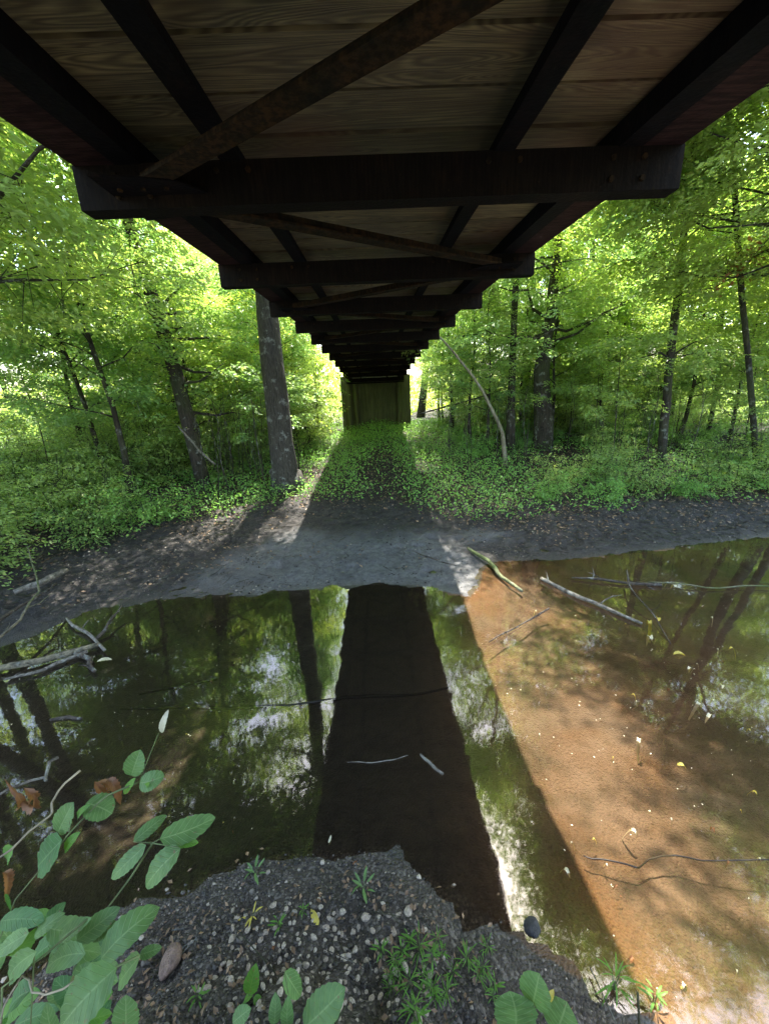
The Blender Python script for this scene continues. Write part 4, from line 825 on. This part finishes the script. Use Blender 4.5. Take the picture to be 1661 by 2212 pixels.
twig_fg([(125, 1637, 1.5), (60, 1690, 1.4), (0, 1748, 1.3)], .006, 'pale lichen-covered twig at the left edge above the vine leaves', M['stick'], (-1.9, .5))
twig_fg([(170, 2112, .9), (80, 2160, .9), (5, 2198, .88)], .0022, 'thin beaded pale grass stalk across the bottom left leaves', M['palestem'], (-1.2, .3))
twig_fg([(222, 2108, .86), (170, 2160, .86), (120, 2208, .85)], .0015, 'hair-thin pale stalk crossing the largest bottom left leaf', M['palestem'], (-.9, .35))
# low round/oval leaf seedlings along the bottom edge
def seedling(label, px, py, groups, dep=None, cat='plant'):
    p = on_ground(px, py); G = [(mk, px_leaves(L, None)) for mk, L in groups]; cpt = Vector((0, 0, 0)); k = 0; st = []
    for mk, S_ in G:
        for s_ in S_: st.append(([s_[0], (Vector(s_[0])+p)/2+Vector((0, 0, .02)), p], .0018))
    plant('seedling', label, p, G, st, cat)
seedling('large oval green leaf plant at the bottom edge, right of the gravel patch', 640, 2250, [('broad', [(655, 2222, 738, 2138, 76, 1.5, 0, .5), (622, 2222, 622, 2168, 34, 1.5), (592, 2215, 594, 2152, 34, 1.5), (502, 2212, 540, 2180, 40, 1.5), (615, 2100, 652, 2156, 44, 1.55)])])
seedling('small bright green leaf plant in the gravel at the bottom', 542, 2165, [('broadlit', [(538, 2150, 551, 2092, 40, 1.65, 0, .2), (545, 2152, 520, 2165, 20, 1.65), (548, 2156, 566, 2168, 20, 1.65)])])
seedling('plant with three round dark green leaves at the bottom edge, right of centre', 1160, 2240, [('broad', [(1112, 2228, 1102, 2148, 90, 1.5, 0, 1.), (1150, 2172, 1162, 2112, 66, 1.5, 0, 1.), (1200, 2232, 1222, 2172, 76, 1.5, 0, 1.)]), ('yellow', [(1180, 2165, 1196, 2142, 16, 1.5)])])
# small weeds rooted on the near bank
def make_weed(seed, n=7, L=.07, wr=.3, H=.06, mk='broadlit'):
    rg = np.random.default_rng(seed); sp = []; mb = MB(); root = empty('weed')
    for i in range(n):
        a = i*2.4+rg.uniform(-.3, .3); h = H*rg.uniform(.25, 1.1); l = L*rg.uniform(.6, 1.2); r0 = rg.uniform(0, .025)
        b = np.array([math.cos(a)*r0, math.sin(a)*r0, h]); tp_ = b+np.array([math.cos(a)*l, math.sin(a)*l, l*rg.uniform(-.1, .6)]); sp.append((b, tp_, l*wr, (rg.normal(0, .2), rg.normal(0, .2), 1), .1))
        mb.path([np.zeros(3), b*.6, b], [.0016, .0014, .001], 4)
    leafobj(sp, 'leaves', M[mk], root); mb.build('stem', M['stem'], root); return root
for k, (sd_, n, L_, wr, H_, mk) in dict(weed_a=(1, 11, .05, .3, .09, 'broadlit'), weed_b=(2, 8, .055, .34, .05, 'broad'), weed_c=(3, 14, .07, .14, .10, 'broadlit'), weed_y=(4, 6, .05, .3, .04, 'yellow')).items():
    T[k] = (lambda sd_=sd_, n=n, L_=L_, wr=wr, H_=H_, mk=mk: make_weed(sd_, n, L_, wr, H_, mk))
for k, px, py, s_, lb in (('weed_b', 552, 1892, 1.0, 'small green weed standing at the water line left of the gravel tip'), ('weed_b', 785, 1925, 1.1, 'small serrated green weed on top of the dark gravel point'), ('weed_y', 545, 1985, .9, 'yellowing seedling in the dark gravel'), ('weed_a', 605, 2008, .7, 'pale green feathery weed left of the fallen yellow leaf'), ('weed_a', 655, 1975, .5, 'tiny green weed just above the fallen yellow leaf'), ('weed_c', 1325, 2140, 1.2, 'tuft of dark grass at the right end of the near bank'), ('weed_a', 1412, 2172, .9, 'bright green sprig at the water line by the bottom right'), ('weed_a', 430, 2165, .7, 'small green weed beside the big clump at the bottom left')):
    p = on_ground(px, py); put(k, T[k], p.x, p.y, px*.7, s_, lb, 'weed')
rg = np.random.default_rng(8)
for i in range(26):
    px = rg.uniform(820, 1075); py = rg.uniform(2030, 2215); 
    if py < 2215-(px-800)*.9+60 and px > 1040: continue
    p = on_ground(px, py); put(('weed_c', 'weed_a')[i % 3 == 0], T[('weed_c', 'weed_a')[i % 3 == 0]], p.x, p.y, rg.uniform(0, 6), rg.uniform(.5, 1.0), 'bright green narrow-leaved weed in the patch on the near bank right of the pebbles', 'weed', 'weeds right of the pebbles')
# fallen and floating leaves
def ground_leaf(px, py, L, wd, mk, label, name='fallen_leaf', ang=None, group=None, z=None):
    p = at_z(px, py, z) if z is not None else on_ground(px, py)+Vector((0, 0, .012)); a = RNG.uniform(0, 6.28) if ang is None else ang
    d = Vector((math.cos(a), math.sin(a), .05))*L*.5; n = (RNG.normal(0, .15), RNG.normal(0, .15), 1)
    o = leafobj([(Vector((0, 0, 0))-d, d, wd, n, .3)], name, M[mk], curly=(mk == 'brownleaf' or name == 'floating_leaf')); o.location = p; tag(o, label, 'leaf', group); return o
ground_leaf(680, 1984, .085, .042, 'yellow', 'bright yellow fallen leaf on the dark gravel of the near bank', ang=2.2)
ground_leaf(225, 1425, .14, .10, 'cream', 'pale yellow leaf on the end of the stick tangle at the left', ang=.3, z=.07)
ground_leaf(712, 1812, .05, .02, 'cream', 'small cream leaf tip standing at the water line above the gravel point', ang=1.4, z=.012)
ground_leaf(765, 1868, .05, .02, 'brownleaf', 'reddish brown fallen leaf on the crest of the gravel point')
ground_leaf(592, 2045, .07, .025, 'brownleaf', 'long pinkish brown dead leaf among the pebbles', ang=1.4)
for px, py, ds_ in ((1508, 1520, 'just left of the pair near the right edge'), (1530, 1545, 'lower of the pair near the right edge'), (1490, 1440, 'below the twig tip'), (1560, 1480, 'floating alone far right'), (1585, 1400, 'near the right edge, level with the white leaf'), (1380, 1600, 'in the shaded part of the brown streambed'), (1475, 1650, 'over the dark reflection at the right')):
    ground_leaf(px, py, .085, .05, 'yellow' if px % 2 else 'cream', 'small yellow-green leaf '+ds_, 'floating_leaf', z=.012)
for px, py, mk, lb in ((1422, 1335, 'yellow', 'orange-yellow leaf on the curved twig at the right'), (1402, 1373, 'cream', 'white floating leaf beside the tip of the long pale branch'), (1468, 1413, 'yellow', 'pale yellow floating leaf just right of the curved twig tip'), (1455, 1262, 'cream', 'pale leaf on the dark gnarled branch in the far right shallows'), (1405, 1345, 'yellow', 'small yellow leaf on the lower part of the curved twig')):
    ground_leaf(px, py, .13, .08, mk, lb, 'floating_leaf', z=.012)
def float_leaf_proto(mk): return leafobj([(Vector((-.5, 0, 0)), Vector((.5, 0, .03)), .55, (.05, .1, 1), .4)], 'floating_leaf', M[mk], curly=True)
fl = {k: float_leaf_proto(k).data for k in ('cream', 'yellow', 'brownleaf')}
for o in [o for o in list(col.objects) if o.name.startswith('floating_leaf') and 'label' not in o]: bpy.data.objects.remove(o)
rg = np.random.default_rng(21)
for i in range(55):
    rgt = i % 3 != 0
    px, py = (rg.uniform(1150, 1661), rg.uniform(1230, 2150)) if rgt else (rg.uniform(120, 690), rg.uniform(1320, 1800))
    p = at_z(px, py, .006)
    if sdist(np.array([p.x]), np.array([p.y]))[0] > -.08: continue
    mk = ('cream', 'yellow', 'cream', 'brownleaf')[i % 4]; o = bpy.data.objects.new('floating_leaf', fl[mk]); col.objects.link(o); o.location = p; s_ = float(rg.choice([.02, .03, .05, .08])) if rgt else rg.uniform(.012, .035)
    o.scale = (s_,)*3; o.rotation_euler = (0, 0, rg.uniform(0, 6.28))
    tag(o, ('tiny leaf fragment floating on the right side of the stream' if rgt else 'tiny leaf fragment floating on the left side of the stream'), 'leaf', 'leaf bits on the right water' if rgt else 'leaf bits on the left water')
# specks of pollen and foam: stuff
X = RNG.uniform(-5, 7, 9000); Y = RNG.uniform(.8, 6.5, 9000); k = (sdist(X, Y) < -.03) & (vnoise(X, Y, 1.1, 31) > .45) & ((X > 1.) | (X < -.9)); X, Y = X[k][:650], Y[k][:650]
tag(flatleaves(X, Y, np.zeros(len(X)), .012, .12, (.002, .005)).build('floating_specks', M['cream']), 'pale specks of pollen and petals drifting on the water', 'specks', kind='stuff')
